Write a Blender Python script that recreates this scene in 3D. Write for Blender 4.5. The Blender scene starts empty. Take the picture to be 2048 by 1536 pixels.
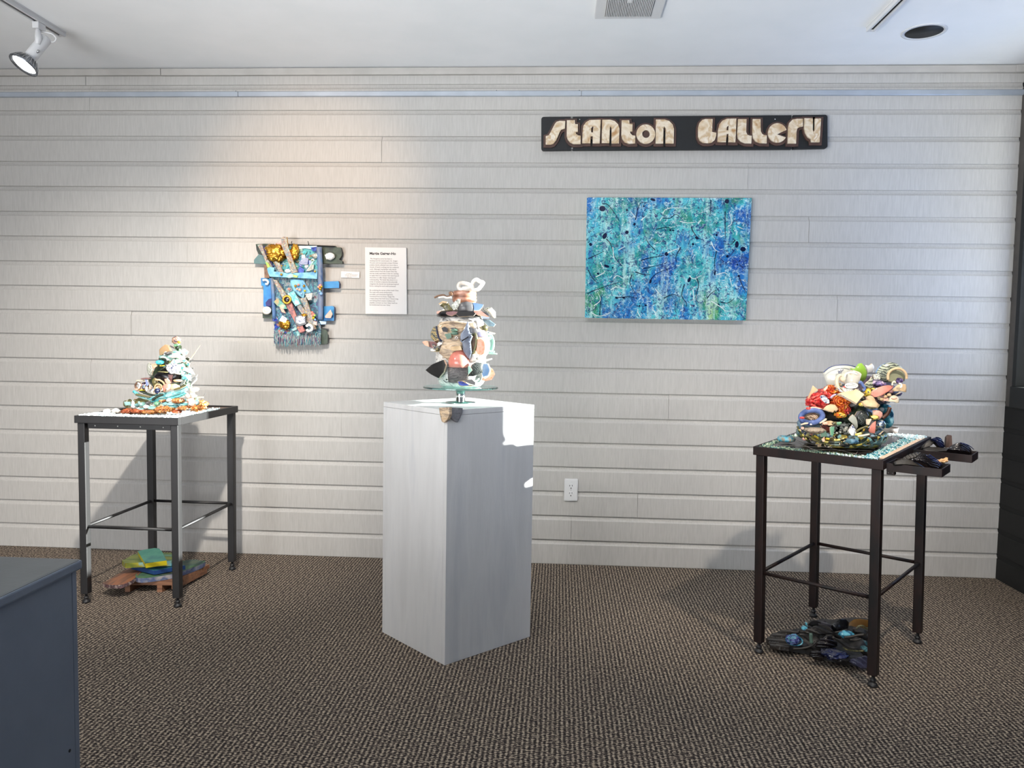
import bpy, bmesh, math, random
from mathutils import Vector, Matrix, noise
from mathutils.geometry import tessellate_polygon
random.seed(7)
S = bpy.context.scene
COL = S.collection
V = Vector
R_ = math.radians

# ---------------------------------------------------------------- camera
YAW, PITCH, ROLL, FPX, CH = -0.0590957, 0.0623149, 0.0159171, 1562.2558, 1.1554327
YW, XR, ZC = 3.90736, 2.16795, 2.46474          # gallery wall, right wall, ceiling
_cy, _sy = math.cos(YAW), math.sin(YAW)
FW = V((_sy*math.cos(PITCH), _cy*math.cos(PITCH), -math.sin(PITCH)))
_r0 = V((_cy, -_sy, 0)); _u0 = _r0.cross(FW)
RT = math.cos(ROLL)*_r0 + math.sin(ROLL)*_u0
UP = -math.sin(ROLL)*_r0 + math.cos(ROLL)*_u0
CAM = V((0, 0, CH))
cd = bpy.data.cameras.new('camera'); co = bpy.data.objects.new('camera', cd); COL.objects.link(co)
cd.sensor_width = 36; cd.lens = 36*FPX/2048; cd.clip_start = .05
co.matrix_world = Matrix(((RT.x, UP.x, -FW.x, 0), (RT.y, UP.y, -FW.y, 0), (RT.z, UP.z, -FW.z, CH), (0, 0, 0, 1)))
S.camera = co

# ---------------------------------------------------------------- light and exposure
S.view_settings.view_transform = 'Standard'; S.view_settings.look = 'None'
S.view_settings.gamma = 1; S.view_settings.use_curve_mapping = False
S.view_settings.exposure = 0.2
w = bpy.data.worlds.new('sky'); S.world = w; w.use_nodes = True
bg = w.node_tree.nodes['Background']; bg.inputs[0].default_value = (.08, .16, .34, 1); bg.inputs[1].default_value = .6

def light(kind, name, loc, aim, power, color, **kw):
    l = bpy.data.lights.new(name, kind); o = bpy.data.objects.new(name, l); COL.objects.link(o)
    o.location = loc; o.rotation_euler = (V(aim)-V(loc)).to_track_quat('-Z', 'Y').to_euler()
    l.energy = power; l.color = color
    for k, v in kw.items(): setattr(l, k, v)
    return o
SUN_D = V((-1, -.125, -.20))
light('SUN', 'low_sun', V((6, 3.5, 2)), V((6, 3.5, 2))+SUN_D, 32, (1, .97, .93), angle=R_(.55))
light('AREA', 'street_window_daylight', (-2.6, -1.5, 1.1), (-.9, 3.2, .9), 102, (.99, .99, 1), shape='RECTANGLE', size=2.6, size_y=1.2)
light('AREA', 'ceiling_fill_light', (-1.6, -.9, .35), (.1, 1.7, 2.46), 60, (.96, .98, 1), shape='RECTANGLE', size=2.6, size_y=.7, spread=R_(85))  # upward fill, added to brighten the ceiling; no such source stands here
light('AREA', 'side_window_daylight', (2.22, 3.38, 1.6), (0, 3.45, 1.8), 8, (.36, .55, 1), shape='RECTANGLE', size=.46, size_y=1.2)
light('AREA', 'right_fill_light', (2.12, .3, 1.0), (-.3, 2.6, 1.9), 5, (.45, .62, 1), shape='RECTANGLE', size=1.6, size_y=.9)  # added bluish fill from the right; the wall has no door there
light('SPOT', 'track_lamp_art', (-1.0, 1.5, 2.42), (-1.26, 3.9, 1.78), 125, (1, .68, .42), spot_size=R_(34), spot_blend=1, shadow_soft_size=.03)
light('SPOT', 'track_lamp_left', (-.87, 1.4, 2.42), (-1.9, 3.6, .75), 340, (1, .92, .83), spot_size=R_(54), spot_blend=1, shadow_soft_size=.04)
light('SPOT', 'track_lamp_right', (1.27, 1.6, 2.42), (1.15, 3.0, .85), 140, (1, .89, .76), spot_size=R_(58), spot_blend=1, shadow_soft_size=.03)
light('SPOT', 'track_lamp_centre', (-2.15, 1.0, 2.42), (-.45, 3.0, .75), 150, (1, .95, .9), spot_size=R_(40), spot_blend=1, shadow_soft_size=.16)

# ---------------------------------------------------------------- placing
def ray(px, py): return ((px-1024)/FPX)*RT - ((py-768)/FPX)*UP + FW
def at(px, py, Y): d = ray(px, py); return CAM + d*(Y/d.y)
def atz(px, py, z): d = ray(px, py); return CAM + d*((z-CH)/d.z)
def atp(px, py, p, n): d = ray(px, py); return CAM + d*((p-CAM).dot(n)/d.dot(n))
def nrm(a, b): a, b = R_(a), R_(b); return V((math.sin(a)*math.cos(b), -math.cos(a)*math.cos(b), math.sin(b)))
def P(s): return [tuple(float(v) for v in q.split(',')) for q in s.split()]
def cr(pts, c): return [(c[0]+x/c[2], c[1]+y/c[2]) for x, y in pts]
FULL = (0, 0, 1)

# ---------------------------------------------------------------- materials
def lin(c):
    f = lambda v: v/12.92 if v <= .04045 else ((v+.055)/1.055)**2.4
    return (f(c[0]/255), f(c[1]/255), f(c[2]/255), 1)
MATS = {}  # name -> material
def mat(name, cols, scale=20, rough=.5, bump=0, metal=0, stretch=(1, 1, 1), detail=4, dist=0, trans=0, kind='noise', bscale=None, hard=False, ior=None, lo=.32, hi=.68):
    if name in MATS: return MATS[name]
    m = bpy.data.materials.new(name); m.use_nodes = True; nt = m.node_tree; N = nt.nodes; L = nt.links
    b = N['Principled BSDF']; b.inputs['Roughness'].default_value = rough; b.inputs['Metallic'].default_value = metal
    if trans: b.inputs['Transmission Weight'].default_value = trans
    if ior: b.inputs['IOR'].default_value = ior
    if isinstance(cols, tuple): cols = [cols]
    tc = N.new('ShaderNodeTexCoord'); mp = N.new('ShaderNodeMapping'); mp.inputs['Scale'].default_value = stretch
    L.new(tc.outputs['Object'], mp.inputs[0])
    fac = None
    if len(cols) > 1:
        if kind == 'voronoi':
            t = N.new('ShaderNodeTexVoronoi'); t.inputs['Scale'].default_value = scale; s = N.new('ShaderNodeSeparateColor')
            L.new(mp.outputs[0], t.inputs['Vector']); L.new(t.outputs['Color'], s.inputs[0]); fac = s.outputs[0]; lo, hi = 0, 1
        elif kind == 'wave':
            t = N.new('ShaderNodeTexWave'); t.inputs['Scale'].default_value = scale; t.inputs['Distortion'].default_value = dist; t.inputs['Detail'].default_value = 3
            t.bands_direction = 'DIAGONAL'; L.new(mp.outputs[0], t.inputs['Vector']); fac = t.outputs['Fac']; lo, hi = 0, 1
        elif kind == 'rings':
            t = N.new('ShaderNodeTexWave'); t.wave_type = 'RINGS'; t.inputs['Scale'].default_value = scale; t.inputs['Distortion'].default_value = dist; t.inputs['Detail'].default_value = 2
            L.new(mp.outputs[0], t.inputs['Vector']); fac = t.outputs['Fac']; lo, hi = 0, 1
        else:
            t = N.new('ShaderNodeTexNoise'); t.inputs['Scale'].default_value = scale; t.inputs['Detail'].default_value = detail; t.inputs['Distortion'].default_value = dist
            L.new(mp.outputs[0], t.inputs['Vector']); fac = t.outputs['Fac']
        r = N.new('ShaderNodeValToRGB'); e = r.color_ramp.elements; n = len(cols)
        if hard: r.color_ramp.interpolation = 'CONSTANT'
        for i, c in enumerate(cols):
            p = lo+(hi-lo)*i/(n if hard else n-1)
            if i < 2: e[i].position = p
            else: e.new(p)
        for i, c in enumerate(cols): e[i].color = lin(c)
        L.new(fac, r.inputs[0]); L.new(r.outputs[0], b.inputs['Base Color'])
    else: b.inputs['Base Color'].default_value = lin(cols[0])
    if bump:
        t = N.new('ShaderNodeTexNoise'); t.inputs['Scale'].default_value = bscale or scale*2; t.inputs['Detail'].default_value = 5
        L.new(mp.outputs[0], t.inputs['Vector'])
        bp = N.new('ShaderNodeBump'); bp.inputs['Strength'].default_value = min(1, bump); bp.inputs['Distance'].default_value = .002*max(1, bump)
        L.new(t.outputs['Fac'], bp.inputs['Height']); L.new(bp.outputs[0], b.inputs['Normal'])
    MATS[name] = m; return m
def emit(name, col, st):
    m = bpy.data.materials.new(name); m.use_nodes = True; b = m.node_tree.nodes['Principled BSDF']
    b.inputs['Base Color'].default_value = lin(col); b.inputs['Emission Color'].default_value = lin(col); b.inputs['Emission Strength'].default_value = st
    return m

wallp = mat('painted boards', [(176, 174, 170), (186, 184, 180)], 30, .6, .35, stretch=(6, 6, .5), bscale=26)
trimp = mat('painted trim', [(172, 169, 164), (182, 179, 174)], 12, .5, .1)
ceilp = mat('ceiling paint', [(238, 241, 243), (243, 245, 247)], 5, .55, .06, bscale=120)
whitew = mat('plain white wall', (190, 190, 188), rough=.8)
blackp = mat('black painted boards', [(6, 7, 7), (11, 12, 12)], 20, .75, .3, stretch=(1, 1, 6))
blackf = mat('black window frame', (10, 13, 13), rough=.6)
casing = mat('taupe casing', [(64, 60, 57), (80, 75, 71)], 20, .5)
railm = mat('grey rail metal', [(168, 176, 186), (180, 188, 198)], 8, .35, metal=.35)
steel = mat('dark steel', [(17, 17, 18), (27, 26, 27), (21, 21, 22)], 14, .5, .15, metal=.1, stretch=(1, 1, .3))
steel.node_tree.nodes['Principled BSDF'].inputs['Specular IOR Level'].default_value = .6
rust = mat('rusted dark steel', [(15, 13, 13), (34, 21, 18), (20, 17, 18)], 16, .5, .2, metal=.1, stretch=(1, 1, .3))
rust.node_tree.nodes['Principled BSDF'].inputs['Specular IOR Level'].default_value = .3
chrome = mat('brushed nickel', (200, 200, 200), rough=.22, metal=1)
cabm = mat('slate blue paint', [(98, 107, 121), (103, 112, 126)], 12, .5, .1, bscale=90)
cabt = mat('slate grey cabinet top', [(76, 80, 82), (82, 86, 88)], 12, .42, .1, bscale=90)
pedm = mat('white pedestal paint', [(212, 212, 211), (220, 220, 219), (207, 208, 209)], 5, .42, .25, stretch=(3, 3, .4), bscale=60)
plastic = mat('white plastic', (214, 215, 216), rough=.35)
darkhole = mat('dark slot', (12, 12, 12), rough=.8)
paper = mat('white paper', (228, 226, 224), rough=.7)
ink = mat('black ink', (38, 36, 38), rough=.7)
inkg = mat('grey ink', (92, 88, 88), rough=.7)
clay = mat('tan clay', [(196, 164, 124), (224, 196, 156)], 40, .7, .2)
claye = mat('clay edge', [(214, 190, 160), (236, 218, 194)], 60, .8)
white = mat('white glaze', [(226, 226, 220), (240, 240, 238)], 20, .18)
whitem = mat('white marbled clay', [(120, 118, 118), (214, 212, 206), (236, 234, 230), (176, 158, 136)], 16, .45, .3, dist=2.0, stretch=(1, 1, 3))
tanm = mat('tan marbled clay', [(190, 160, 126), (222, 198, 166), (150, 130, 112), (214, 190, 158)], 14, .5, .3, dist=1.5, stretch=(1, 1, 4))
greym = mat('dark marbled clay', [(58, 56, 58), (112, 108, 106), (74, 72, 74), (140, 132, 124)], 18, .5, .3, dist=2, stretch=(1, 1, 4))
pewter = mat('pewter glaze', [(84, 92, 108), (132, 140, 156), (98, 104, 118)], 12, .25)
black = mat('black glaze', [(18, 18, 20), (38, 36, 40)], 20, .22)
blackm = mat('black clay', [(14, 13, 14), (34, 31, 30)], 30, .6, .4)
pink = mat('pink glaze', [(214, 128, 112), (232, 156, 140)], 20, .14)
pinkm = mat('pink clay', [(232, 158, 138), (240, 186, 168)], 30, .5)
peach = mat('peach clay', [(240, 156, 118), (248, 196, 170), (242, 170, 136)], 60, .5, .3)
mauve = mat('mauve clay', [(120, 84, 84), (158, 118, 116)], 30, .6)
skyb = mat('light blue glaze', [(130, 172, 226), (156, 192, 238)], 20, .2)
seag = mat('sea green glaze', [(150, 206, 186), (190, 228, 212)], 25, .2)
teal = mat('teal glass', [(40, 150, 160), (120, 214, 214), (20, 110, 130), (210, 240, 236)], 45, .15, dist=1)
aqua = mat('aqua glass', [(80, 160, 170), (164, 202, 200), (110, 176, 180), (44, 126, 138)], 40, .15, dist=1)
seagl = mat('frosted sea glass', [(124, 176, 168), (164, 198, 192)], 30, .4)
green = mat('green glass', [(96, 150, 118), (140, 188, 150)], 30, .2)
greent = mat('grey green clay', [(86, 116, 100), (110, 140, 120)], 40, .5)
olive = mat('olive glaze', [(84, 82, 52), (120, 112, 70), (60, 62, 44), (150, 138, 90)], 30, .3, dist=1)
moss = mat('moss yellow mosaic', [(60, 66, 34), (150, 134, 40), (40, 44, 36), (190, 176, 96), (90, 110, 104), (30, 30, 28)], 60, .3, .6, kind='voronoi', hard=True)
darkg = mat('dark green glaze', [(24, 32, 26), (52, 64, 46), (32, 38, 32)], 24, .25, .3)
ambr = mat('amber glass', [(190, 104, 36), (214, 156, 92), (150, 70, 28), (226, 190, 148)], 40, .2, .6, dist=1)
rustg = mat('rust red glass', [(120, 50, 30), (196, 104, 60), (90, 40, 34)], 40, .3, .6)
brown = mat('brown clay', [(92, 66, 48), (136, 102, 76), (74, 54, 44)], 24, .5, .4)
terra = mat('banded terracotta neck', [(120, 76, 56), (176, 124, 100), (214, 172, 152)], 18, .4, .4, stretch=(1, 1, 5))
slate = mat('slate grey clay', [(80, 80, 82), (104, 102, 102)], 20, .3)
cobalt = mat('cobalt glaze', [(28, 40, 120), (60, 90, 190), (20, 26, 76)], 40, .2, dist=1)
bluem = mat('matte blue clay', [(70, 92, 150), (104, 124, 176), (56, 76, 128)], 30, .55, .3)
bgrey = mat('blue grey clay', [(92, 120, 140), (128, 152, 164), (70, 92, 110)], 30, .5, .3)
navyp = mat('white with navy drawing', [(232, 230, 224), (228, 228, 224), (50, 64, 110), (226, 226, 222), (232, 230, 224)], 34, .25, dist=1.2, hard=True, lo=.4, hi=.6)
darkp = mat('white with black drawing', [(220, 222, 208), (46, 50, 52), (216, 218, 204), (60, 66, 60), (222, 224, 210)], 60, .3, dist=2, hard=True, lo=.38, hi=.62)
swirl = mat('celadon with swirls', [(178, 184, 160), (170, 176, 152), (84, 90, 84)], 34, .3, dist=9, kind='rings', hard=True)
stripe = mat('marbled stripes', [(214, 190, 130), (40, 44, 60), (196, 172, 120), (150, 150, 130), (60, 60, 66)], 28, .3, dist=8, kind='wave')
wavy = mat('black wavy carved glaze', [(30, 34, 34), (96, 102, 98), (26, 28, 30)], 40, .25, dist=9, kind='wave')
bark = mat('carved bark clay', [(60, 42, 34), (198, 164, 128), (50, 36, 30), (220, 190, 160)], 60, .5, dist=4, kind='wave')
lime = mat('lime green glaze', [(128, 170, 60), (156, 196, 80)], 14, .14)
limec = mat('lime plastic', [(150, 200, 70), (176, 220, 100)], 20, .4)
red = mat('red cloth glaze', [(176, 30, 34), (226, 60, 60), (240, 104, 90), (120, 24, 40)], 26, .3, .5, dist=1.5)
orange = mat('orange cloth glaze', [(232, 90, 34), (250, 140, 50), (196, 40, 28), (250, 190, 80)], 30, .3, .5, dist=1.5)
spot = mat('orange spotted glaze', [(250, 170, 50), (30, 22, 20), (246, 120, 40), (255, 206, 90)], 90, .3, kind='voronoi', hard=True)
purple = mat('purple speckled glaze', [(56, 44, 84), (110, 90, 140), (36, 30, 50), (190, 170, 190)], 70, .3, kind='voronoi', hard=True)
yell = mat('yellow speckled glaze', [(226, 196, 60), (60, 54, 30), (240, 220, 130), (170, 140, 40)], 90, .3, kind='voronoi', hard=True)
cream = mat('cream glaze', [(220, 206, 176), (232, 220, 196)], 14, .25)
bowlm = mat('cream porcelain with blue brushwork', [(196, 198, 188), (206, 206, 196), (204, 205, 196), (110, 124, 160)], 9, .2, dist=.6, lo=.3, hi=.72)
marks = mat('cream tile', [(206, 178, 136), (222, 198, 160)], 30, .5)
silver = mat('mirror mosaic', [(150, 170, 200), (230, 236, 240), (90, 120, 160), (210, 220, 180)], 120, .08, metal=.8, kind='voronoi', hard=True)
crys = mat('clear crystal', [(168, 172, 162), (226, 226, 214), (120, 124, 112)], 60, .08, kind='voronoi')
crysw = mat('white crystal gravel', [(240, 240, 240), (210, 232, 236), (250, 250, 250), (170, 214, 224)], 120, .15, kind='voronoi')
gravel = mat('brown gravel bed', [(86, 70, 62), (140, 120, 108), (60, 50, 46)], 160, .6, .8, kind='voronoi')
choc = mat('chocolate carved clay', [(46, 26, 20), (96, 60, 44)], 60, .4, .5)
slat = mat('black slate tile', [(44, 40, 42), (62, 56, 56)], 12, .25, .1)
lineg = mat('pale grout', (170, 160, 150), rough=.6)
chipm = mat('blue glass chips', [(90, 170, 186), (206, 232, 230), (40, 130, 150), (170, 214, 206), (230, 240, 236)], 130, .12, kind='voronoi', hard=True)
chipg = mat('green glass chips', [(120, 150, 130), (170, 190, 160), (90, 130, 124), (196, 206, 180)], 130, .2, kind='voronoi', hard=True)
peachb = mat('peach sand', [(216, 180, 150), (232, 204, 178)], 80, .7, .3)
gold = mat('gold leaf', [(196, 132, 36), (232, 180, 70), (160, 100, 24)], 20, .28, .6, metal=.7)
blueart = mat('blue painted board', [(20, 96, 160), (50, 140, 196), (30, 110, 180)], 12, .5, .3)
bluepole = mat('grey blue painted pole', [(62, 98, 148), (90, 124, 164), (120, 130, 150), (50, 84, 130)], 26, .6, .5, stretch=(1, 1, .4))
tealart = mat('teal painted cloth', [(20, 84, 110), (50, 150, 160), (100, 180, 180), (36, 60, 120), (150, 190, 190), (30, 110, 110)], 26, .6, .6, dist=1)
tealart2 = mat('mottled sea cloth', [(30, 60, 130), (80, 160, 170), (70, 60, 110), (40, 110, 120), (150, 170, 180), (120, 84, 100)], 30, .6, .7, dist=1)
fringe = mat('woven fringe', [(50, 70, 110), (60, 140, 150), (170, 176, 170), (110, 80, 110), (40, 60, 100)], 60, .7, .5, stretch=(4, 1, .5))
sky2 = mat('light blue painted band', [(90, 160, 196), (130, 190, 216), (70, 140, 186)], 22, .5, .3)
slatp = mat('speckled painted slat', [(110, 140, 140), (170, 176, 160), (150, 110, 90), (90, 130, 150), (200, 170, 110)], 60, .5, .5, dist=1)
slatr = mat('copper pink slat', [(150, 90, 90), (190, 120, 110), (120, 80, 90), (200, 140, 90)], 40, .5, .5)
indigo = mat('indigo cloth', [(24, 26, 76), (44, 44, 110)], 20, .6, .3)
dgreenp = mat('dark green plank', [(28, 44, 36), (56, 72, 56), (20, 30, 28)], 20, .5, .5)
orgb = mat('orange brown painted board', [(120, 70, 44), (140, 90, 60), (88, 62, 50), (152, 102, 66)], 9, .55, .4, stretch=(1, .5, 1), dist=1)
grnb = mat('green painted board', [(60, 96, 64), (80, 112, 80), (54, 80, 76), (98, 104, 80)], 9, .5, .4)
greyb = mat('silver blue edge', [(120, 122, 130), (70, 84, 120), (150, 146, 146)], 30, .4, .6)
olvb = mat('olive green painted board', [(88, 100, 50), (112, 120, 62), (74, 94, 50), (90, 130, 120)], 9, .55, .4, stretch=(.6, 2, 1))
tlb = mat('sea green painted panel', [(48, 104, 94), (70, 120, 104), (54, 98, 96)], 14, .5, .3)
yel = mat('yellow painted edge', (186, 170, 24), rough=.5)
blub = mat('turquoise blue painted panel', [(46, 116, 130), (60, 130, 130), (40, 92, 120)], 16, .45, .3)
bluedge = mat('deep blue edge', (26, 58, 108), rough=.45)
pine = mat('reddish wood', [(112, 76, 54), (134, 94, 68), (100, 66, 48)], 10, .5, .2, stretch=(.4, 3, 6), dist=.8)
ribb = mat('black ribbed glaze', [(12, 10, 12), (28, 24, 26)], 20, .18, .2)
ribm = mat('dark matte ribbed clay', [(24, 22, 20), (48, 43, 38)], 30, .5, .4)
ribbl = mat('blue black glaze and sheen', [(14, 16, 30), (34, 42, 84)], 14, .16, .2)  # glaze tone, also the blue that paints window sheen on the tray folds
turqc = mat('turquoise chips cluster', [(50, 130, 156), (90, 170, 190), (26, 90, 124), (140, 190, 204)], 90, .3, .6, kind='voronoi', hard=True)
bluechip = mat('blue rosette glaze', [(44, 48, 110), (110, 126, 176), (28, 30, 84), (84, 144, 160)], 90, .3, .6, kind='voronoi', hard=True)
amberd = mat('amber yellow glaze', [(110, 72, 22), (140, 98, 36)], 14, .4)
woodst = mat('weathered wood stub', [(66, 50, 44), (100, 80, 72)], 30, .7, .6, stretch=(3, 3, .5))
letm = mat('cream mottled tile', [(176, 136, 92), (206, 186, 156), (222, 210, 190), (188, 160, 122), (226, 216, 200)], 16, .4, .3, dist=.6)
letb = mat('brown letter backing', [(66, 46, 40), (84, 60, 52)], 30, .6, .3)
signb = mat('black sign board', [(10, 13, 16), (16, 19, 22)], 20, .6, .2)

# ---------------------------------------------------------------- mesh helpers
def finish(name, verts, faces, m, parent=None, smooth=False, mats=None, fm=None, label=None):
    org = parent.matrix_world.translation if parent is not None else V((0, 0, 0))
    org = V(parent['_o']) if parent is not None else V((0, 0, 0))
    me = bpy.data.meshes.new(name)
    me.from_pydata([V(v)-org for v in verts], [], faces)
    for q in (mats or [m]): me.materials.append(q)
    if fm:
        for p, i in zip(me.polygons, fm): p.material_index = i
    if smooth:
        for p in me.polygons: p.use_smooth = True
    me.update()
    o = bpy.data.objects.new(name, me); COL.objects.link(o)
    if parent is not None: o.parent = parent
    o['_o'] = tuple(org)
    if label: o['label'] = label
    return o
def thing(name, label, cat, loc, group=None):
    o = bpy.data.objects.new(name, None); COL.objects.link(o); o.location = loc; o['_o'] = tuple(loc)
    o.empty_display_size = .05
    o['label'] = label; o['category'] = cat
    if group: o['group'] = group
    return o
def tag(o, label, cat, group=None):
    o['label'] = label; o['category'] = cat
    if group: o['group'] = group
    return o
def struct(o): o['kind'] = 'structure'; return o
def boxvf(c, ax, h, bev=0):
    """box centre c, axes list of 3 unit vectors, half sizes h, bevel"""
    bm = bmesh.new(); bmesh.ops.create_cube(bm, size=2)
    for v in bm.verts: v.co = V((v.co.x*h[0], v.co.y*h[1], v.co.z*h[2]))
    if bev: bmesh.ops.bevel(bm, geom=bm.edges[:]+bm.verts[:], offset=bev, segments=2, affect='EDGES', profile=.6)
    vs = [V(c)+ax[0]*v.co.x+ax[1]*v.co.y+ax[2]*v.co.z for v in bm.verts]
    for i, v in enumerate(bm.verts): v.index = i
    fs = [[v.index for v in f.verts] for f in bm.faces]; bm.free(); return vs, fs
AX = [V((1, 0, 0)), V((0, 1, 0)), V((0, 0, 1))]
def box(name, m, lo, hi, parent=None, bev=0, label=None):
    c = (V(lo)+V(hi))/2; h = (V(hi)-V(lo))/2
    vs, fs = boxvf(c, AX, h, bev); return finish(name, vs, fs, m, parent, label=label)
def obox(name, m, c, ax, h, parent=None, bev=0, label=None):
    vs, fs = boxvf(c, ax, h, bev); return finish(name, vs, fs, m, parent, label=label)
def merge(parts):
    vs, fs = [], []
    for v, f in parts:
        k = len(vs); vs += list(v); fs += [[i+k for i in q] for q in f]
    return vs, fs
def chaikin(p, n=1, r=.25):
    for _ in range(n):
        q = []
        for i in range(len(p)):
            a, b = p[i], p[(i+1) % len(p)]
            q += [(a[0]+(b[0]-a[0])*r, a[1]+(b[1]-a[1])*r), (b[0]-(b[0]-a[0])*r, b[1]-(b[1]-a[1])*r)]
        p = q
    return p
def slabg(name, m, pts3, n, th, parent, holes=None, bend=0, rib=None, edge=None, ext=None, label=None, smooth=False):
    """solid slab: outline pts3 in a plane with normal n (towards the viewer), thickness th"""
    n = V(n).normalized(); c = sum(pts3, V((0, 0, 0)))/len(pts3)
    e1 = V((0, 0, 1)).cross(n)
    if e1.length < .05: e1 = V((1, 0, 0))
    e1.normalize(); e2 = n.cross(e1)
    loops = [pts3]+(holes or [])
    flat = [[V(((p-c).dot(e1), (p-c).dot(e2), 0)) for p in l] for l in loops]
    bm = bmesh.new(); vv = [bm.verts.new(q) for l in flat for q in l]
    for t in tessellate_polygon(flat):
        try: bm.faces.new([vv[i] for i in t])
        except ValueError: pass
    if bend or rib:
        R0 = max((q.length for q in flat[0]))
        k = 3 if not rib else 5
        for _ in range(k):
            L = [e for e in bm.edges if e.calc_length() > (max(R0/7, .002) if not rib else rib[1]/3)]
            if L: bmesh.ops.subdivide_edges(bm, edges=L, cuts=1)
            bmesh.ops.triangulate(bm, faces=[f for f in bm.faces if len(f.verts) > 3])
    bm.normal_update()
    if bm.faces and sum(f.normal.z*f.calc_area() for f in bm.faces) < 0: bmesh.ops.reverse_faces(bm, faces=bm.faces[:])
    bm.verts.ensure_lookup_table()
    for i, v in enumerate(bm.verts): v.index = i
    R0 = max((q.length for q in flat[0])) or 1
    def d(q):
        z = 0
        if bend: z -= bend*(q.length/R0)**2
        if rib: z += rib[0]*abs(math.sin((q.x*math.cos(rib[2])+q.y*math.sin(rib[2]))*math.pi/rib[1]))
        return z
    ex = -n*th if ext is None else V(ext)
    F = [c+e1*v.co.x+e2*v.co.y+n*d(v.co) for v in bm.verts]; B = [p+ex for p in F]
    k = len(F); fs, fm = [], []
    for f in bm.faces:
        ids = [v.index for v in f.verts]; fs.append(ids); fm.append(0); fs.append([i+k for i in reversed(ids)]); fm.append(0)
    for e in bm.edges:
        if len(e.link_faces) == 1:
            l = e.link_faces[0].loops
            for lp in l:
                if lp.edge == e: a, b = lp.vert.index, lp.link_loop_next.vert.index
            fs.append([b, a, a+k, b+k]); fm.append(1)
    bm.free()
    o = finish(name, F+B, fs, m, parent, mats=[m, edge or m], fm=fm, label=label)
    if smooth or bend or rib:
        for p in o.data.polygons: p.use_smooth = p.material_index == 0
    return o
def slab(parent, name, m, s, Y, c=FULL, t=(0, 0), th=.004, rnd=0, **kw):
    pts = cr(P(s) if isinstance(s, str) else s, c)
    if rnd: pts = chaikin(pts, rnd)
    cx = sum(p[0] for p in pts)/len(pts); cy = sum(p[1] for p in pts)/len(pts)
    n = nrm(*t); p0 = at(cx, cy, Y)
    h = kw.pop('holes', None)
    if h: h = [[atp(x, y, p0, n) for x, y in cr(q, c)] for q in h]
    return slabg(name, m, [atp(x, y, p0, n) for x, y in pts], n, th, parent, holes=h, **kw)
def ell(cx, cy, rx, ry, n=20, rot=0, a0=0, a1=360):
    r = R_(rot); out = []
    for i in range(n):
        a = R_(a0+(a1-a0)*i/n); x, y = rx*math.cos(a), ry*math.sin(a)
        out.append((cx+x*math.cos(r)-y*math.sin(r), cy+x*math.sin(r)+y*math.cos(r)))
    return out
_ico = {}
def ico(sub):
    if sub not in _ico:
        bm = bmesh.new(); bmesh.ops.create_icosphere(bm, subdivisions=sub, radius=1)
        for i, v in enumerate(bm.verts): v.index = i
        _ico[sub] = ([v.co.copy() for v in bm.verts], [[v.index for v in f.verts] for f in bm.faces]); bm.free()
    return _ico[sub]
def blobvf(c, rx, ry, rz, rot=0, amp=.1, fr=1.5, crumple=0, sub=3, seed=None, rib=None):
    vs, fs = ico(sub); sd = V((random.random()*50, random.random()*50, seed or 1)); out = []
    ca, sa = math.cos(R_(rot)), math.sin(R_(rot))
    for v in vs:
        k = 1+amp*noise.noise(v*fr+sd)*2
        if crumple: k += crumple*(1.5*(.2-abs(noise.noise(v*fr*1.6+sd*2)))+1.1*(.18-abs(noise.noise(v*fr*3.4+sd)))+.6*(.18-abs(noise.noise(v*fr*7+sd))))
        if rib: k += rib[0]*abs(math.sin(v.x*rib[1]+noise.noise(v*2+sd)*1.5))
        x, y, z = v.x*rx*k, v.y*rz*k, v.z*ry*k
        x, z = x*ca+z*sa, -x*sa+z*ca
        out.append(V(c)+V((x, y, z)))
    return out, fs
def blob(parent, name, m, px, py, Y, rx, ry, c=FULL, rz=None, label=None, flat=False, **kw):
    (X, Z), = cr([(px, py)], c); k = Y/FPX/c[2]
    vs, fs = blobvf(at(X, Z, Y), rx*k, ry*k, (rz if rz is not None else min(rx, ry)*k), **kw)
    return finish(name, vs, fs, m, parent, smooth=not flat, label=label)
def tubevf(pts, rads, seg=8, closed=False):
    vs, fs = [], []; n = len(pts); prev = None
    for i, p in enumerate(pts):
        if closed: t = pts[(i+1) % n]-pts[i-1]
        else: t = pts[min(i+1, n-1)]-pts[max(i-1, 0)]
        t = t.normalized() if t.length > 1e-9 else V((0, 0, 1))
        a = prev if prev is not None else (V((0, 0, 1)) if abs(t.z) < .9 else V((1, 0, 0)))
        a = (a-t*a.dot(t)).normalized(); prev = a; b = t.cross(a)
        r = rads[i] if isinstance(rads, (list, tuple)) else rads
        for k in range(seg):
            g = 2*math.pi*k/seg; vs.append(p+a*r*math.cos(g)+b*r*math.sin(g))
    m = n if closed else n-1
    for i in range(m):
        for k in range(seg):
            j = (i+1) % n; fs.append([i*seg+k, i*seg+(k+1) % seg, j*seg+(k+1) % seg, j*seg+k])
    if not closed: fs.append(list(range(seg))[::-1]); fs.append([(n-1)*seg+k for k in range(seg)])
    return vs, fs
def spl(p, k=4, closed=False):
    out = []; n = len(p)
    for i in range(n if closed else n-1):
        g = (lambda j: p[j % n]) if closed else (lambda j: p[max(0, min(n-1, j))])
        a, b, c, d = g(i-1), g(i), g(i+1), g(i+2)
        for s in range(k):
            t = s/k; out.append(.5*((2*b)+(c-a)*t+(2*a-5*b+4*c-d)*t*t+(3*b-a-3*c+d)*t**3))
    if not closed: out.append(p[-1])
    return out
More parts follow.
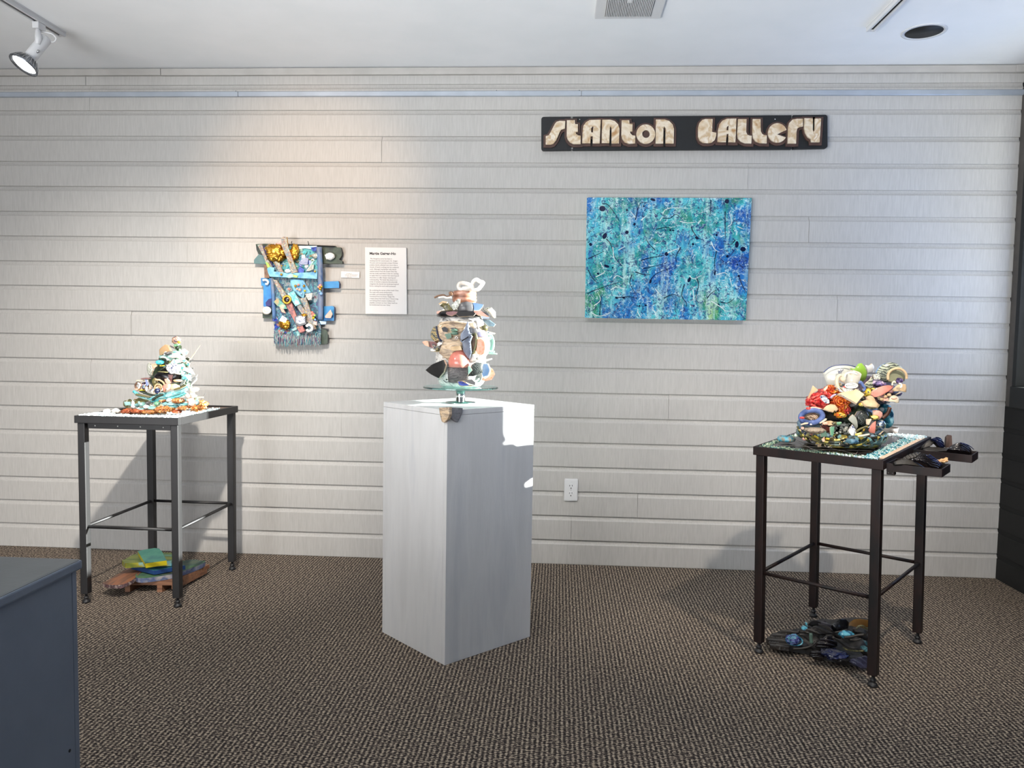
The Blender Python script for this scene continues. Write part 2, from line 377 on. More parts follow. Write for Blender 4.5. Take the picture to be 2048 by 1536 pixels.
def tube(parent, name, m, s, Y, r, c=FULL, closed=False, seg=8, taper=None, label=None):
    pts = cr(P(s) if isinstance(s, str) else s, c); Ys = Y if isinstance(Y, (list, tuple)) else [Y]*len(pts)
    q = spl([at(x, y, yy) for (x, y), yy in zip(pts, Ys)], 4, closed); rr = r/c[2]*Ys[0]/FPX
    rads = rr if not taper else [rr*(1-(1-taper)*i/(len(q)-1)) for i in range(len(q))]
    vs, fs = tubevf(q, rads, seg, closed); return finish(name, vs, fs, m, parent, smooth=True, label=label)
def lathevf(c, prof, axis=V((0, 0, 1)), seg=28, a0=0, a1=360, amp=0, sx=1, sy=1):
    axis = V(axis).normalized(); e1 = (V((1, 0, 0))-axis*axis.x); e1 = e1.normalized() if e1.length > .1 else V((0, 1, 0)); e2 = axis.cross(e1)
    full = abs(a1-a0) >= 359.9; n = seg if full else seg+1; vs, fs = [], []
    sd = V((random.random()*9, 3, 1))
    for r, h in prof:
        for i in range(n):
            g = R_(a0+(a1-a0)*i/seg); k = 1+(amp*noise.noise(V((math.cos(g)*1.6, math.sin(g)*1.6, h*14))+sd) if amp else 0)
            vs.append(V(c)+(e1*math.cos(g)*sx+e2*math.sin(g)*sy)*r*k+axis*h)
    for j in range(len(prof)-1):
        for i in range(seg):
            a = i % n; b = (i+1) % n; fs.append([j*n+a, j*n+b, (j+1)*n+b, (j+1)*n+a])
    if full:
        if prof[0][0] > 1e-5: fs.append([i for i in range(n)][::-1])
        if prof[-1][0] > 1e-5: fs.append([(len(prof)-1)*n+i for i in range(n)])
    return vs, fs
def lathe(parent, name, m, c, prof, label=None, smooth=True, **kw):
    vs, fs = lathevf(c, prof, **kw); return finish(name, vs, fs, m, parent, smooth=smooth, label=label)
def scatter(parent, name, ms, n, c, cx, cy, rx, ry, Y, size, seed=1, dy=.03, th=.003, spread=45):
    rg = random.Random(seed)
    for i in range(n):
        a = rg.random()*6.283; r = math.sqrt(rg.random()); x, y = cx+rx*r*math.cos(a), cy+ry*r*math.sin(a)
        s = size*(.6+.8*rg.random()); k = rg.choice((3, 4, 4, 5, 6)); g0 = rg.random()*6
        el = .45+.55*rg.random()
        pts = [(x+s*math.cos(g0+6.283*j/k)*(.75+.5*rg.random()), y+s*el*math.sin(g0+6.283*j/k)*(.75+.5*rg.random())) for j in range(k)]
        slab(parent, name, rg.choice(ms), pts, Y-dy*(1-r)*1.0+dy*.3*rg.random(), c, (rg.uniform(-spread, spread), rg.uniform(-20, spread)), th, edge=claye)

# ---------------------------------------------------------------- room shell
Y0, XL = -1.7, -9.0
# carpet
cm = bpy.data.materials.new('woven carpet'); cm.use_nodes = True; nt = cm.node_tree; N = nt.nodes; L = nt.links; b = N['Principled BSDF']
b.inputs['Roughness'].default_value = .95; b.inputs['Specular IOR Level'].default_value = .15
tc = N.new('ShaderNodeTexCoord'); sp = N.new('ShaderNodeSeparateXYZ'); L.new(tc.outputs['Object'], sp.inputs[0])
nz = N.new('ShaderNodeTexNoise'); nz.inputs['Scale'].default_value = 35; nz.inputs['Detail'].default_value = 3; L.new(tc.outputs['Object'], nz.inputs['Vector'])
def mth(op, a, b_=None):
    q = N.new('ShaderNodeMath'); q.operation = op
    for i, v in enumerate((a, b_)):
        if v is None: continue
        if isinstance(v, (int, float)): q.inputs[i].default_value = v
        else: L.new(v, q.inputs[i])
    return q.outputs[0]
wob = mth('MULTIPLY', mth('SUBTRACT', nz.outputs['Fac'], .5), .006)
px_ = mth('ADD', sp.outputs[0], wob); py_ = mth('ADD', sp.outputs[1], wob)
A1 = mth('SINE', mth('MULTIPLY', px_, 2*math.pi/.0142))
row = mth('FLOOR', mth('MULTIPLY', px_, 1/.0142))
B1 = mth('SINE', mth('ADD', mth('MULTIPLY', py_, 2*math.pi/.0112), mth('ADD', mth('MULTIPLY', row, 3.5), mth('MULTIPLY', nz.outputs['Fac'], 7))))
n2 = N.new('ShaderNodeTexNoise'); n2.inputs['Scale'].default_value = 120; n2.inputs['Detail'].default_value = 3; L.new(tc.outputs['Object'], n2.inputs['Vector'])
hgt = mth('ADD', mth('ADD', mth('MULTIPLY', A1, .22), mth('MULTIPLY', B1, .15)), mth('SUBTRACT', mth('MULTIPLY', n2.outputs['Fac'], 2.1), .55))
cr_ = N.new('ShaderNodeValToRGB'); e_ = cr_.color_ramp.elements
e_[0].position = .16; e_[0].color = lin((38, 33, 32)); e_[1].position = .9; e_[1].color = lin((176, 161, 141)); e_.new(.5).color = lin((84, 75, 69))
L.new(hgt, cr_.inputs[0]); L.new(cr_.outputs[0], b.inputs['Base Color'])
bp = N.new('ShaderNodeBump'); bp.inputs['Distance'].default_value = .002; bp.inputs['Strength'].default_value = .6
L.new(hgt, bp.inputs['Height']); L.new(bp.outputs[0], b.inputs['Normal'])
struct(box('floor', cm, (XL, Y0, -.1), (XR+.12, YW+.1, 0)))

# ceiling with a round hole for the downlight
HC, HR = V((1.515, 3.487, ZC)), .078
rect = [V((XL, Y0, ZC)), V((XR+.12, Y0, ZC)), V((XR+.12, YW+.1, ZC)), V((XL, YW+.1, ZC))]
hole = [HC+V((HR*math.cos(a), HR*math.sin(a), 0)) for a in [R_(i*10) for i in range(36)]]
struct(slabg('ceiling', ceilp, rect, V((0, 0, -1)), .12, None, holes=[hole]))

# gallery wall of painted channel boards
wb = struct(box('wall_back', wallp, (XL, YW+.02, 0), (XR+.12, YW+.12, ZC)))
ZT = [2.363, 2.2376, 2.1099, 1.9827, 1.8575, 1.7302, 1.6046, 1.4771, 1.352, 1.2268, 1.1032, .977, .8515, .7264, .6005, .4769, .3519, .2273, .1028]
G = .0225
def board(zb, zt, x0, x1, dy=0, m=wallp, parent=wb):
    y = YW+dy; e = .0035
    prof = [(y+.0195, zb), (y+.002, zb), (y, zb+.002), (y, zt-.002), (y+.0012, zt), (y+.0045, zt+.0035), (y+.0075, zt+.009), (y+.0095, zt+.015), (y+.010, zt+G+.004), (y+.0195, zt+G+.004)]
    vs = [V((x0, *p)) for p in prof]+[V((x1, *p)) for p in prof]; k = len(prof)
    fs = [[i, (i+1) % k, k+(i+1) % k, k+i] for i in range(k)]+[list(range(k))[::-1], [k+i for i in range(k)]]
    return finish('board', vs, fs, m, parent)
rg = random.Random(3)
seams = {0: [-2.4], 3: [.9], 6: [-1.9], 8: [1.35], 9: [-2.2], 12: [.55], 11: [-2.42], 15: [1.75], 16: [.41], 17: [.08], 18: [-.2], 13: [-1.1], 5: [1.2], 2: [-.9]}
for i, zt in enumerate(ZT):
    zb = ZT[i+1]+G if i+1 < len(ZT) else .0
    xs = [XL, -4.6]+seams.get(i, [])+[XR-.001*(i % 3)]
    for a, c in zip(xs, xs[1:]): board(zb, zt, a+.0006, c-.0006, rg.uniform(-.0012, .0012))
box('board', wallp, (XL, YW-.001, 2.3855), (-2.42, YW+.0195, 2.43), wb, .002)
box('board', wallp, (-2.419, YW, 2.3855), (XR, YW+.0195, 2.43), wb, .002)
t1 = struct(box('trim_1', trimp, (XL, YW-.018, 2.429), (-2.02, YW+.0195, 2.4615), None, .002))
struct(box('trim_2', trimp, (-2.018, YW-.019, 2.4275), (XR-.05, YW+.0195, 2.4605), None, .002))
struct(box('trim_3', trimp, (XR-.05, YW-.024, 2.4265), (XR, YW+.0195, 2.461), None, .002))
# thin picture hanging rail
hr = thing('hanging_rail', 'long pale grey metal picture hanging rail running across the top of the boarded wall', 'rail', (0, YW, 2.325))
for a, c in ((XL, -5.0), (-4.999, -1.625), (-1.624, .085), (.086, XR)):
    prof = [(YW+.001, 2.3245), (YW-.012, 2.3245), (YW-.014, 2.327), (YW-.014, 2.347), (YW-.011, 2.350), (YW+.001, 2.350)]
    k = len(prof); vs = [V((a+.0007, *p)) for p in prof]+[V((c-.0007, *p)) for p in prof]
    finish('rail_section', vs, [[i, (i+1) % k, k+(i+1) % k, k+i] for i in range(k)]+[list(range(k))[::-1], [k+i for i in range(k)]], railm, hr)
for x in (.075, -.33, -1.64):
    lathe(hr, 'screw', darkhole, V((x, YW-.001, 2.3525)), [(.0025, 0), (.0025, .003), (0, .004)], axis=V((0, -1, 0)), seg=8)

# right wall: black boards below, window above
WZ0, WZ1, WY0, WY1 = .95, 2.30, 3.13, 3.82
wr = struct(box('wall_right', blackp, (XR, Y0, 0), (XR+.12, WY0-.06, ZC)))
def wpiece(lo, hi, m=blackp): return box('wall_section', m, lo, hi, wr)
wpiece((XR+.0, WY0-.06, 0), (XR+.12, YW+.02, WZ0-.10)); wpiece((XR, WY0-.06, WZ1+.06), (XR+.12, YW+.02, ZC))
wpiece((XR, WY1+.03, WZ0-.10), (XR+.12, YW+.02, WZ1+.06))
for i, zt in enumerate(ZT[12:]):
    zb = ([*ZT[12:], -G][i+1])+G
    box('board', blackp, (XR-.006, WY0-1.2, zb), (XR+.001, YW-.0005, zt), wr, .002)
wn = struct(box('window_1', blackf, (XR-.02, WY0-.08, WZ0-.10), (XR+.10, WY1+.03, WZ0-.0), None, .004))   # sill
box('window_frame', blackf, (XR-.012, WY0-.08, WZ0), (XR+.08, WY0, WZ1+.07), wn, .003)
box('window_frame', blackf, (XR-.012, WY1, WZ0), (XR+.08, WY1+.03, WZ1+.07), wn, .003)
box('window_frame', blackf, (XR-.012, WY0, WZ1), (XR+.08, WY1, WZ1+.07), wn, .003)
box('window_casing', casing, (XR-.006, WY1+.03, WZ0-.10), (XR+.01, YW-.001, WZ1+.06), wn, .003)
gl = bpy.data.materials.new('window glass'); gl.use_nodes = True; nt2 = gl.node_tree; n_ = nt2.nodes; n_.remove(n_['Principled BSDF'])
tr = n_.new('ShaderNodeBsdfTransparent'); gg = n_.new('ShaderNodeBsdfGlossy'); gg.inputs['Roughness'].default_value = .02
mxs = n_.new('ShaderNodeMixShader'); fr = n_.new('ShaderNodeFresnel'); fr.inputs[0].default_value = 1.45
nt2.links.new(fr.outputs[0], mxs.inputs[0]); nt2.links.new(tr.outputs[0], mxs.inputs[1]); nt2.links.new(gg.outputs[0], mxs.inputs[2])
nt2.links.new(mxs.outputs[0], n_['Material Output'].inputs[0]); tr.inputs[0].default_value = (.93, .96, .96, 1)
box('glass_pane', gl, (XR+.05, WY0, WZ0), (XR+.055, WY1, WZ1), wn)
# the rest of the room behind the camera
struct(box('wall_left', whitew, (XL-.1, Y0, 0), (XL, YW+.12, ZC)))
wf = struct(box('wall_front', whitew, (XL, Y0-.1, 0), (XR+.12, Y0, .55)))
box('wall_section', whitew, (XL, Y0-.1, 2.15), (XR+.12, Y0, ZC), wf); box('wall_section', whitew, (XL, Y0-.1, .55), (-5.5, Y0, 2.15), wf)
box('wall_section', whitew, (.9, Y0-.1, .55), (XR+.12, Y0, 2.15), wf)

# ---------------------------------------------------------------- ceiling fittings
def track(label, x, yend, ylen):
    t = thing('lighting_track', label, 'track', (x, yend, ZC), 'white tracks on the ceiling')
    y0 = yend-ylen
    box('channel', plastic, (x-.019, y0, ZC-.006), (x+.019, yend, ZC-.0002), t, .001)
    box('track_side', plastic, (x-.017, y0, ZC-.022), (x-.007, yend, ZC-.006), t, .001)
    box('track_side', plastic, (x+.007, y0, ZC-.022), (x+.017, yend, ZC-.006), t, .001)
    box('slot', darkhole, (x-.007, y0, ZC-.016), (x+.007, yend-.012, ZC-.0062), t)
    box('end_cap', plastic, (x-.0075, yend-.012, ZC-.021), (x+.0075, yend-.001, ZC-.0065), t, .001)
    return t
track('white ceiling lighting track at upper left holding the spotlight', -2.225, 3.425, 4.5)
track('white ceiling lighting track at upper right, empty at its end near the round downlight', 1.272, 3.43, 4.5)
LX = -2.225
ts = thing('track_spotlight', 'white cylinder spotlight with silver reflector bulb hanging from the left ceiling track', 'spotlight', (LX, 3.272, ZC-.02))
box('track_adapter', plastic, (LX-.014, 3.245, ZC-.050), (LX+.014, 3.295, ZC-.0225), ts, .003)
hub = at(84, 86, 3.262); dirn = (at(47, 131, 3.205)-hub).normalized()
side = dirn.cross(V((0, 0, 1))).normalized()
j0 = V((LX, 3.268, ZC-.045))
vs, fs = tubevf([j0, V((LX, 3.262, hub.z+.050)), hub+V((.004, -.026, .012)), hub+V((.004, -.034, -.016))], [.009, .010, .015, .009], 8); finish('yoke_arm', vs, fs, plastic, ts, smooth=True)
CR_ = .025
lathe(ts, 'lamp_housing', plastic, hub-dirn*.03, [(0, 0), (CR_*.8, 0), (CR_, .006), (CR_, .125), (CR_*.95, .128)], axis=dirn, seg=28)
lathe(ts, 'bulb_reflector', mat('reflector chrome', [(100, 104, 110), (150, 154, 160)], 40, .25, metal=.8), hub+dirn*.092, [(CR_*.85, 0), (.034, .004), (.050, .026), (.0575, .036), (.0585, .043), (.054, .0435), (.046, .036), (.044, .030), (0, .030)], axis=dirn, seg=36)
ba = hub+dirn*.092; parts = []
for i in range(24):
    a = R_(15*i); e1 = (V((1, 0, 0))-dirn*dirn.x).normalized(); e2 = dirn.cross(e1); rd = e1*math.cos(a)+e2*math.sin(a)
    parts.append(tubevf([ba+rd*.037+dirn*.004, ba+rd*.054+dirn*.028, ba+rd*.0595+dirn*.040], .0016, 5))
o = finish('cooling_fin', *merge(parts), chrome, ts); o['kind'] = 'stuff'
lathe(ts, 'bulb_lens', emit('lit lamp', (255, 252, 246), 14), ba, [(.045, .037), (.036, .041), (0, .043)], axis=dirn, seg=28)
q = spl([j0+V((.006, 0, -.012)), j0+V((.05, .01, -.018)), j0+V((.062, .02, -.035)), hub+V((.035, .02, .01)), hub-dirn*.02+V((.012, 0, 0))], 5)
finish('power_cord', *tubevf(q, .0032, 6), plastic, ts, smooth=True)
lathe(ts, 'thumb_screw', chrome, hub+dirn*.06+V((.022, -.010, -.002)), [(.0035, 0), (.0035, .009), (.006, .0095), (.006, .014), (0, .015)], axis=V((.8, -.5, .3)), seg=10)

dl = thing('recessed_downlight', 'round recessed ceiling downlight with black baffle and thin white ring', 'downlight', HC)
lathe(dl, 'trim_ring', plastic, HC, [(HR-.004, .0), (HR-.004, -.003), (HR+.010, -.003), (HR+.012, .0005)], seg=40)
lathe(dl, 'black_baffle', mat('black baffle', (10, 11, 11), rough=.6), HC+V((0, 0, -.002)), [(HR-.004, 0), (HR-.006, .02), (HR-.010, .021), (HR-.010, .045), (HR-.015, .046), (HR-.017, .08), (0, .08)], seg=40)

cv = thing('ceiling_vent', 'square white ceiling exhaust vent with slotted grille at top of view', 'vent', (.25, 3.15, ZC))
box('cover_plate', plastic, (.118, 3.04, ZC-.010), (.388, 3.305, ZC-.0002), cv, .004)
vm = []
for i in range(27): vm.append(boxvf(V((.165+i*.0067, 3.13, ZC-.0125)), AX, (.0017, .145, .003)))
o = finish('grille_slats', *merge(vm), plastic, cv); o['kind'] = 'stuff'
box('grille_recess', mat('vent shadow grey', (120, 118, 116), rough=.8), (.160, 2.98, ZC-.0112), (.345, 3.277, ZC-.0098), cv)
box('brand_plate', plastic, (.240, 3.10, ZC-.0165), (.256, 3.135, ZC-.0150), cv)

# ---------------------------------------------------------------- sign
A_ = (1060, 220, 6.606); B_ = (1360, 220, 6.606)
sg = thing('gallery_sign', 'long black wall sign with cream art deco ceramic letters spelling the gallery name', 'sign', at(1368, 300, YW))
YB, YK, YL = 3.868, 3.858, 3.846
def rr(x0, x1, y0a, y1a, y0b, y1b, rl, rrr):
    p = []
    def arc(cx, cy, r, a0):
        for i in range(5):
            a = R_(a0+i*22.5); p.append((cx+r*math.cos(a), cy+r*math.sin(a)))
    if rl: arc(x0+rl, y0a+rl, rl, 180)
    else: p.append((x0, y0a))
    if rrr: arc(x1-rrr, y0b+rrr, rrr, 270)
    else: p.append((x1, y0b))
    if rrr: arc(x1-rrr, y1b-rrr, rrr, 0)
    else: p.append((x1, y1b))
    if rl: arc(x0+rl, y1a-rl, rl, 90)
    else: p.append((x0, y1a))
    return p
for args in ((1082.5, 1141.5, 233.8, 300.8, 233.4, 300.2, 5, 0), (1145.5, 1583, 233.4, 300.2, 230.4, 298, 0, 0), (1586.5, 1655, 230.3, 297.8, 229.5, 296.5, 0, 5)):
    slab(sg, 'sign_board', signb, rr(*args), YB, th=.022)
for y in (242, 296.5):
    box('splice', plastic, at(1140, y+1, YB+.012), at(1147, y-1, YB+.014), sg)
def offs(p, d):
    A = sum(p[i][0]*p[(i+1) % len(p)][1]-p[(i+1) % len(p)][0]*p[i][1] for i in range(len(p)))
    if A < 0: p = p[::-1]
    out = []; n = len(p)
    for i in range(n):
        a, b_, c_ = V(p[i-1]), V(p[i]), V(p[(i+1) % n])
        n1 = V(((b_-a).y, -(b_-a).x)).normalized(); n2 = V(((c_-b_).y, -(c_-b_).x)).normalized()
        h = (n1+n2); h = h.normalized() if h.length > .2 else n1
        k = min(1/max(.35, h.dot(n1)), 1.6); q = b_+h*d*k; out.append((q.x, q.y))
    return out
LET = [
 (A_, "208,345 245,335 262,310 330,180 352,155 395,143 465,145 462,243 410,262 395,285 345,400 310,445 270,457 207,455", None),
 (A_, "487,135 592,133 596,185 632,187 632,290 600,292 612,318 640,336 670,340 668,448 575,450 530,430 498,390 485,345", None),
 (A_, "690,438 695,290 705,210 740,160 790,132 935,127 920,440 828,440 830,345 800,345 798,438", "808,295 808,240 825,218 838,218 832,297"),
 (A_, "948,435 955,128 1060,127 1120,145 1165,190 1183,250 1175,440 1077,440 1078,240 1065,215 1055,235 1048,437", None),
 (A_, "1212,135 1312,135 1316,180 1355,182 1353,283 1320,285 1330,312 1355,334 1392,338 1390,442 1300,445 1250,425 1218,380 1207,330", None),
 (A_, ell(1530, 318, 124, 128, 36), ell(1533, 317, 50, 52, 24)),
 (A_, "1660,442 1665,125 1780,125 1840,145 1885,190 1903,250 1898,442 1790,442 1792,245 1775,215 1764,245 1760,442", None),
 (B_, "432,120 425,290 480,300 478,340 460,395 420,430 380,438 310,435 265,410 240,360 240,235 258,170 295,130 340,118", None),
 (B_, "497,422 503,270 520,190 560,140 620,115 746,112 733,425 640,425 642,315 618,315 607,425", "615,268 618,225 640,205 645,205 640,268"),
 (B_, "770,120 880,120 875,290 890,325 920,338 948,340 943,442 860,440 800,415 765,370 758,300", None),
 (B_, "962,120 1065,120 1068,280 1085,315 1110,330 1148,332 1146,440 1060,438 1000,415 967,370 957,300", None),
 (B_, ell(1288, 302, 125, 128, 30, 0, 28, 342)+[(1407, 262), (1282, 322)], None),
 (B_, "1425,442 1430,230 1445,170 1490,125 1550,115 1625,115 1625,215 1580,225 1550,245 1540,290 1535,442", None),
 (B_, "1645,108 1755,110 1755,260 1762,283 1772,283 1780,262 1783,112 1865,112 1845,425 1735,425 1730,385 1690,360 1655,300 1642,240", None)]
for i, (c, s, h) in enumerate(LET):
    p = P(s) if isinstance(s, str) else s; h = P(h) if isinstance(h, str) else h
    bkg = [(x, y+9+(3 if y > 380 else 0)) for x, y in offs(p, 29)]
    slab(sg, 'letter_backing', letb, bkg, YK-.0006*(i % 2), c, th=.012)
    slab(sg, 'letter', letm, p, YL, c, th=.010, holes=[h] if h else None)
for x, y in ((1159.5, 239.5), (1550, 239)):
    lathe(sg, 'screw', chrome, at(x, y, YB-.001), [(.0035, 0), (.0035, .003), (0, .004)], axis=V((0, -1, 0)), seg=10)

# ---------------------------------------------------------------- abstract painting
Q = (1150, 370, 5.297)
pt = thing('abstract_painting', 'unframed canvas of blue, teal and green drip painting below the sign', 'painting', at(1335, 641, YW))
pm = bpy.data.materials.new('drip painted canvas'); pm.use_nodes = True; nt = pm.node_tree; N = nt.nodes; L = nt.links; b = N['Principled BSDF']; b.inputs['Roughness'].default_value = .28
tc = N.new('ShaderNodeTexCoord')
def nz_(sc, dt=4, ds=0, st=(1, 1, 1), off=(0, 0, 0)):
    mp = N.new('ShaderNodeMapping'); mp.inputs['Scale'].default_value = st; mp.inputs['Location'].default_value = off; L.new(tc.outputs['Object'], mp.inputs[0])
    t = N.new('ShaderNodeTexNoise'); t.inputs['Scale'].default_value = sc; t.inputs['Detail'].default_value = dt; t.inputs['Distortion'].default_value = ds; L.new(mp.outputs[0], t.inputs['Vector']); return t.outputs['Fac']
def ramp(f, st):
    r = N.new('ShaderNodeValToRGB'); e = r.color_ramp.elements
    for i, (p_, c_) in enumerate(st):
        if i > 1: e.new(p_)
        e[i].position = p_
    for i, (p_, c_) in enumerate(st): e[i].color = c_ if len(c_) == 4 else lin(c_)
    L.new(f, r.inputs[0]); return r.outputs[0]
def mixc(f, a, c_):
    m_ = N.new('ShaderNodeMix'); m_.data_type = 'RGBA'; L.new(f, m_.inputs[0])
    for s_, v in ((6, a), (7, c_)):
        if isinstance(v, tuple): m_.inputs[s_].default_value = lin(v)
        else: L.new(v, m_.inputs[s_])
    return m_.outputs[2]
W1, K0 = (1, 1, 1, 1), (0, 0, 0, 1)
base = ramp(nz_(7, 6, .6, (1, 1, .7)), [(.30, (10, 66, 160)), (.38, (20, 108, 184)), (.45, (40, 150, 196)), (.52, (90, 196, 204)), (.58, (30, 150, 156)), (.65, (36, 140, 96)), (.72, (150, 190, 120))])
base = mixc(ramp(nz_(9, 5, 1, (1.5, 1, .6), (5, 2, 7)), [(.5, K0), (.68, (.85, .85, .85, 1))]), base, (26, 92, 176))
base = mixc(ramp(nz_(11, 6, .5, (3, 1, .5), (2, 8, 1)), [(.53, K0), (.7, (.8, .8, .8, 1))]), base, (176, 220, 216))
base = mixc(ramp(nz_(10, 6, .5, (1.2, 1, .8), (9, 1, 4)), [(.58, K0), (.7, (.75, .75, .75, 1))]), base, (36, 130, 96))
base = mixc(ramp(nz_(60, 5, .8, (1, 1, 1), (3, 3, 3)), [(.58, K0), (.66, (.7, .7, .7, 1))]), base, (196, 230, 230))
base = mixc(ramp(nz_(75, 5, .8, (1, 1, 1), (6, 3, 1)), [(.57, K0), (.63, (.85, .85, .85, 1))]), base, (10, 60, 120))
base = mixc(ramp(nz_(30, 5, 2.2, (1, 1, 1), (11, 5, 2)), [(.60, K0), (.66, (.9, .9, .9, 1))]), base, (12, 60, 124))
base = mixc(ramp(nz_(28, 5, 2.2, (1, 1, 1), (3, 15, 8)), [(.65, K0), (.70, (.9, .9, .9, 1))]), base, (206, 232, 234))
base = mixc(ramp(nz_(13, 3, 1.4, (1, 1, 1), (1, 7, 2)), [(.488, K0), (.497, W1), (.503, W1), (.512, K0)]), base, (18, 40, 96))
base = mixc(ramp(nz_(17, 4, 1.6, (1, 1, 1), (4, 2, 9)), [(.492, K0), (.498, W1), (.502, W1), (.508, K0)]), base, (214, 234, 234))
L.new(base, b.inputs['Base Color'])
slab(pt, 'canvas', pm, "1174,395 1503.5,396 1491.5,641 1170,635.5", 3.869, th=.034, edge=mat('pale teal canvas edge', [(150, 214, 210), (200, 232, 228), (90, 180, 190)], 30, .5))
navy = mat('navy paint drip', (14, 24, 60), rough=.2); wpt = mat('white paint drip', (224, 236, 234), rough=.25)
for x, y, rx, ry in ((290, 250, 33, 30), (550, 265, 11, 11), (315, 540, 22, 34), (165, 630, 16, 17), (550, 500, 19, 18), (630, 415, 13, 16), (730, 225, 9, 9), (825, 155, 28, 13), (1610, 172, 23, 24), (970, 730, 20, 22), (1010, 478, 12, 10), (1250, 628, 13, 11), (1500, 530, 12, 12), (1780, 680, 30, 25), (1715, 630, 20, 36), (1615, 755, 15, 15), (1210, 1005, 16, 28), (1482, 930, 9, 28), (335, 860, 30, 14), (245, 940, 14, 10), (400, 875, 7, 10), (440, 1195, 16, 11), (515, 1195, 16, 9), (750, 1275, 12, 9), (685, 1280, 9, 8), (1520, 1270, 13, 13), (1720, 845, 9, 8), (1745, 805, 8, 7), (1735, 965, 14, 12), (800, 1020, 12, 22), (1040, 480, 14, 8), (1290, 560, 20, 12)):
    slab(pt, 'paint_splat', navy, ell(x, y, rx, ry, 12, random.uniform(0, 30)), 3.8685, Q, th=.0008)
for m_, Ls in ((navy, ("290,200 340,205 400,270 470,380", "640,370 665,260 700,190 770,185", "700,800 800,770 900,755 960,740", "790,1040 820,980 880,930 1060,860", "720,885 800,870 920,840", "1230,440 1250,490 1300,560 1340,575", "1590,280 1590,480 1595,560", "1440,160 1435,310", "600,950 580,1030 600,1080 640,1150", "1160,1050 1130,1170 1180,1250 1180,1290", "850,690 790,630 750,570", "260,1380 275,1200 290,1160", "130,1150 250,1100 500,1020", "860,470 960,450 1060,465", "1120,660 1070,760 1080,820", "1290,990 1310,1060 1280,1180 1300,1240", "1740,980 1780,1080 1820,1140", "1400,1200 1440,1150 1500,1110", "140,780 230,740 310,700", "140,900 180,980 240,1040", "330,570 380,630 420,760 500,860", "1680,600 1700,580 1650,630 1570,620", "440,1195 560,1185 660,1195", "930,350 1010,350 1070,310 1130,360", "1540,1240 1620,1250 1690,1200", "1500,700 1480,800 1482,900", "640,920 730,950 800,950", "940,1200 1040,1160 1110,1190")),
               (wpt, ("930,310 960,260 1050,240 1200,250", "1110,385 1200,402 1290,390", "170,1350 260,1390 380,1350", "410,990 450,960 520,1000", "850,1100 900,1160 930,1180", "1250,1110 1262,1250", "980,720 1100,670", "380,1110 440,1080 530,1100", "640,345 590,280", "700,375 760,322", "1210,960 1260,995 1330,960", "1440,1230 1540,1290 1600,1335 1670,1330", "200,1280 270,1220 240,1140", "1620,440 1660,400 1640,300", "460,690 530,650", "1720,440 1790,470", "220,975 290,940 320,910", "400,660 410,750 420,800", "660,1340 700,1410", "1440,600 1480,680 1530,710", "1500,950 1580,930 1620,950", "270,820 300,880", "1640,990 1660,1060", "900,380 930,330"))):
    for s in Ls:
        o = tube(pt, 'paint_drip', m_, s, 3.8682, 5.5 if m_ is navy else 6, Q, seg=5, taper=.4)

# ---------------------------------------------------------------- text panel, caption, outlet
def text(parent, name, body, px, py, Y, size, m, lead=1.0, bold=0, sx=1):
    cu = bpy.data.curves.new(name, 'FONT'); cu.body = body; cu.size = size; cu.space_line = lead; cu.offset = bold; cu.resolution_u = 2
    cu.align_y = 'TOP'
    tmp = bpy.data.objects.new('tmp', cu); COL.objects.link(tmp)
    me = bpy.data.meshes.new_from_object(tmp.evaluated_get(bpy.context.evaluated_depsgraph_get())); bpy.data.objects.remove(tmp)
    p = at(px, py, Y); org = V(parent['_o'])
    for v in me.vertices: v.co = V((p.x+v.co.x*sx, Y, p.z+v.co.y))-org
    me.materials.clear(); me.materials.append(m)
    o = bpy.data.objects.new(name, me); COL.objects.link(o); o.parent = parent; return o
tp = thing('text_panel', 'tall white printed text panel mounted right of the wall assemblage', 'sign', at(772, 628, YW))
slab(tp, 'panel', paper, "730,494.5 812.5,495.5 813.5,628.5 731,627.5", 3.893, th=.012)
text(tp, 'heading', "Martie Geiger-Ho", 739, 503.5, 3.8925, .0175, ink, bold=.0006, sx=1.05)
text(tp, 'body_text', """ The Shangri-La series has been in
development for several years. Dr. Geiger-
Ho pens and incorporates antique Chinese
pottery shards collected over more than a
decade of beach combing into her sculptural
work. Although long familiar with shards
washed ashore from the South China Sea,
she has rarely used them in her art, wanting
to apply them in a manner that went beyond
decoration to offer deeper meaning and
understanding. The latest idea about it is a
series of ceramic sculptures that physically
integrates the shards into landscape-inspired
forms, making the work well connected.

By combining the terrain of the South China
Sea coast with actual earthenware,
porcelain, and stoneware fragments
recovered from its shores, Geiger-Ho
creates pieces that both honor China's long
and distinguished ceramic tradition and
playfully comment on how 'china' itself can
be transformed into new 'china.'""", 739.5, 515.5, 3.8925, .0088, inkg, lead=1.19, bold=.00008, sx=.93)
cc = thing('caption_card', 'small white printed caption card between the assemblage and the text panel', 'label', at(700, 556, YW))
slab(cc, 'card', paper, "682.3,542.5 719.2,543.8 718.8,556 682,555", 3.899, th=.004)
text(cc, 'caption_text', "        Shard Offering 3\nCeramic, glass, cloth, found wood and\n  paint, beads, rope and clay shards\n            Not for sale", 688.5, 545.8, 3.8985, .0062, inkg, lead=.95, sx=.72)
wo = thing('wall_outlet', 'white duplex electrical outlet low on the boarded wall right of the pedestal', 'outlet', at(1142, 980, YW))
O_ = (1110, 940, 19.2)
slab(wo, 'cover_plate', plastic, chaikin(P("365,330 885,345 860,1195 345,1185"), 1, .04), 3.899, O_, th=.006)
slab(wo, 'plate_face', plastic, "400,375 860,385 838,1165 380,1155", 3.8965, O_, th=.0028)
